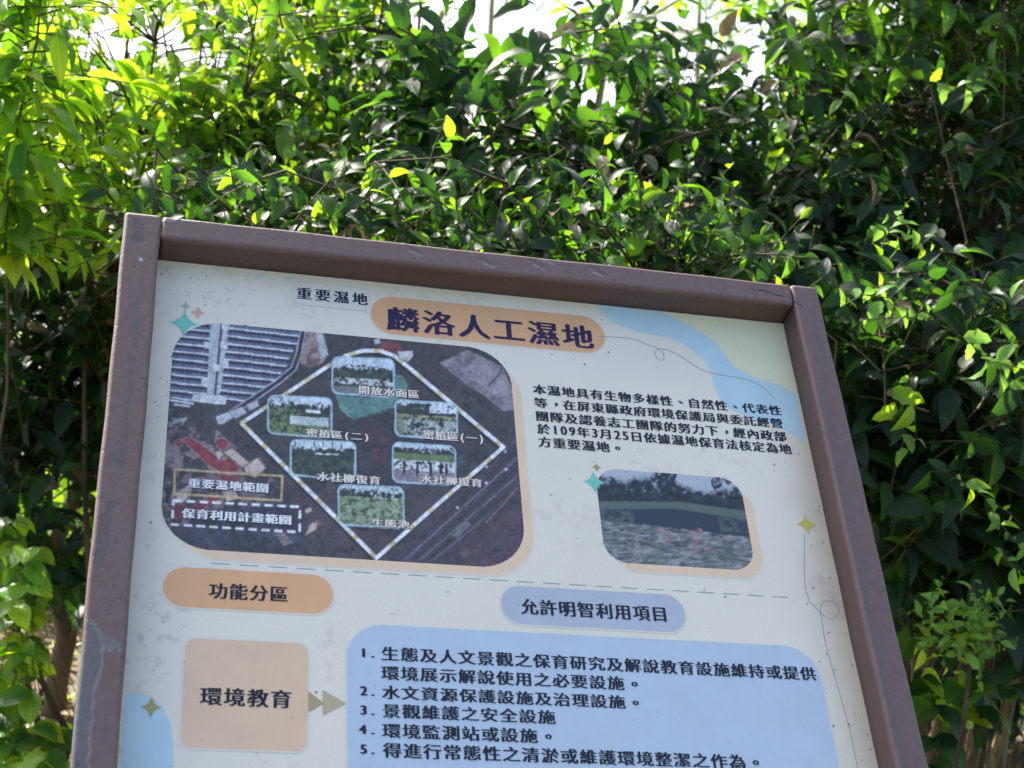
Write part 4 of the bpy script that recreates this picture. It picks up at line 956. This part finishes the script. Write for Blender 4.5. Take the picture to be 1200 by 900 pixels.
for k in range(70):
    x, y = rng.uniform(1075, 1215), rng.uniform(790, 935)
    q = at(x, y, 4.8 + rng.uniform(-.3, .3)); b = np.array([q[0] + rng.normal(0, .3), q[1] + .2, 0])
    if q[2] < .05 or (y > 835 and x > 1105) or rng.random() < .3: continue
    P.tube([b, b * .5 + q * .5 + [.04, 0, 0], q], .0016, .001, twig_m, "twigs", 4)
    for _ in range(3):
        d_ = nrm(np.array([rng.normal(0, 1), rng.normal(-.4, .5), rng.uniform(-.6, .1)])); n_ = nrm(UP + np.array([0, -.6, 0]) + rng.normal(0, .3, 3)); n_ = nrm(n_ - d_ * np.dot(n_, d_))
        P.leaf(q, d_, n_, rng.uniform(.06, .14), ["ovate", "round"][rng.integers(2)], [MID, DARK, DARK, FRESH][rng.integers(4)])

# --- trees far beyond: slender pale trunks, airy crowns
def far_tree(px, d, h, crown_r, n, label, mats, kind="ovate", size=.22, airy=.5, trunk=bark_pale):
    f0 = np.array(foot(px, d)); P = Plant("distant_tree", f0, label, "tree", "trees beyond the hedge")
    top = f0 + [rng.normal(0, .2), 0, h]; P.tube([f0 * (1 - t) + top * t + [.14 * math.sin(t * 7 + px), 0, 0] for t in np.linspace(0, 1, 14)], .055, .02, trunk, "trunk", 8)
    for k in range(n):
        t = rng.uniform(.25, 1.0); v = rng.normal(0, 1, 3); v /= np.linalg.norm(v); q = f0 * (1 - t) + top * t + v * np.array([crown_r, crown_r, crown_r * .5]) * rng.random() ** .4
        s0 = f0 * (1 - t * .9) + top * t * .9
        if k % 7 == 0 and gap_strength(*project(q)[:2]) < .4: P.tube([s0, (s0 + q) / 2, q], .02, .008, trunk, "branches", 4)
        shoot(P, q, nrm(v + UP * .2), .8, 9, size, kind, mats, .5, .4, 0, .006)
far_tree(330, 10.0, 4.9, 1.0, 260, "yellow-green tree with narrow leaves beyond the hedge, upper left", [YEL, FRESH, YEL], "lance", .14)
far_tree(130, 15, 6.5, 1.7, 240, "sunlit tree beyond the hedge at the far left", [YEL, FRESH, MID], "ovate", .16)
far_tree(540, 17, 8, 1.7, 150, "thin pale-trunked tree in the white haze left of centre", [YEL, FRESH], "lance", .2)
far_tree(660, 13, 6.0, 1.4, 200, "airy tree with sunlit leaves above the dark centre shrub", [YEL, FRESH], "ovate", .15)
far_tree(785, 19, 9, 1.8, 190, "slender pale-trunked tree right of centre against the sky", [MID, YEL], "lance", .2)
far_tree(930, 14, 7.0, 1.7, 260, "thin-leaved tree rising behind the right-centre shrubs", [FRESH, MID], "lance", .17)
far_tree(1110, 11, 7.5, 1.9, 420, "dense green tree behind the upper right corner tree", [MID, FRESH, DARK], "ovate", .17, trunk=bark)
far_tree(1240, 9, 6.5, 1.3, 260, "shady tree with a brown trunk beyond the right edge of view", [MID, DARK], "ovate", .15, trunk=bark)
P = Plant("added_shade_tree", foot(1035, 9.6), "added tall tree behind the hedge, its crown out of view to shade the right side", "tree")
f0 = P.loc; P.tube([f0 + [.1 * math.sin(t * 5), 0, 7.2 * t] for t in np.linspace(0, 1, 14)], .09, .03, bark, "trunk", 9)  # added tree: crown sits above the view to shade the right hedge
for k in range(520):
    v = rng.normal(0, 1, 3); v /= np.linalg.norm(v); q = f0 + [-.8, 0, 6.1] + v * np.array([3.0, 1.8, 1.3]) * rng.random() ** .4
    if k % 6 == 0: P.tube([f0 + [0, 0, 4.6], (f0 + [0, 0, 5.4] + q) / 2, q], .03, .01, bark, "branches", 4)
    shoot(P, q, nrm(v + UP * .2), .8, 9, .24, "ovate", [MID, DARK], .4, .3, 0, .006)
finish_plants()

# --- leaf litter on the soil, grass on the field: nobody could count it
def scatter(name, n, xr, yr, size, kind, mats, label, flat=True, z=.015):
    V0, F0, U0 = LS[kind]; x = rng.uniform(*xr, n); y = rng.uniform(*yr, n); a = rng.uniform(0, 6.28, n); s = rng.uniform(.6, 1.3, n) * size
    if flat: d = np.stack([np.cos(a), np.sin(a), rng.normal(.1, .2, n)], 1); nn = np.stack([rng.normal(0, .35, n), rng.normal(0, .35, n), np.ones(n)], 1)
    else: d = np.stack([np.cos(a) * .4, np.sin(a) * .4, np.ones(n)], 1); nn = np.stack([np.cos(a), np.sin(a), np.zeros(n)], 1)
    d /= np.linalg.norm(d, axis=1)[:, None]; nn -= d * (d * nn).sum(1)[:, None]; nn /= np.linalg.norm(nn, axis=1)[:, None]; xx = np.cross(d, nn)
    p = np.stack([x, y, np.full(n, z) + (rng.uniform(0, .03, n) if flat else 0)], 1)
    V = (V0[None, :, 0, None] * xx[:, None] + V0[None, :, 1, None] * d[:, None] + V0[None, :, 2, None] * nn[:, None]) * s[:, None, None] + p[:, None]
    F = F0[None] + (np.arange(n) * len(V0))[:, None, None]; mi = np.repeat(rng.choice(mats, n), len(F0))
    o = link(name, mesh_np(name, V.reshape(-1, 3), F.reshape(-1, 4), LM, mi, np.tile(U0, (n, 1)))); tag(o, label, "ground cover", kind="stuff")
scatter("leaf_litter", 9000, (-3.2, 5.5), (3.2, 9.5), .085, "ovate", [DRY, DRY, DRY, YEL], "dry tan fallen leaves lying on the soil under the hedge")
scatter("grass", 16000, (-6, 4), (9.5, 22), .26, "blade", [YEL, FRESH, YEL], "sunlit yellow-green grass on the open field behind the left shrubs", False, -.03)
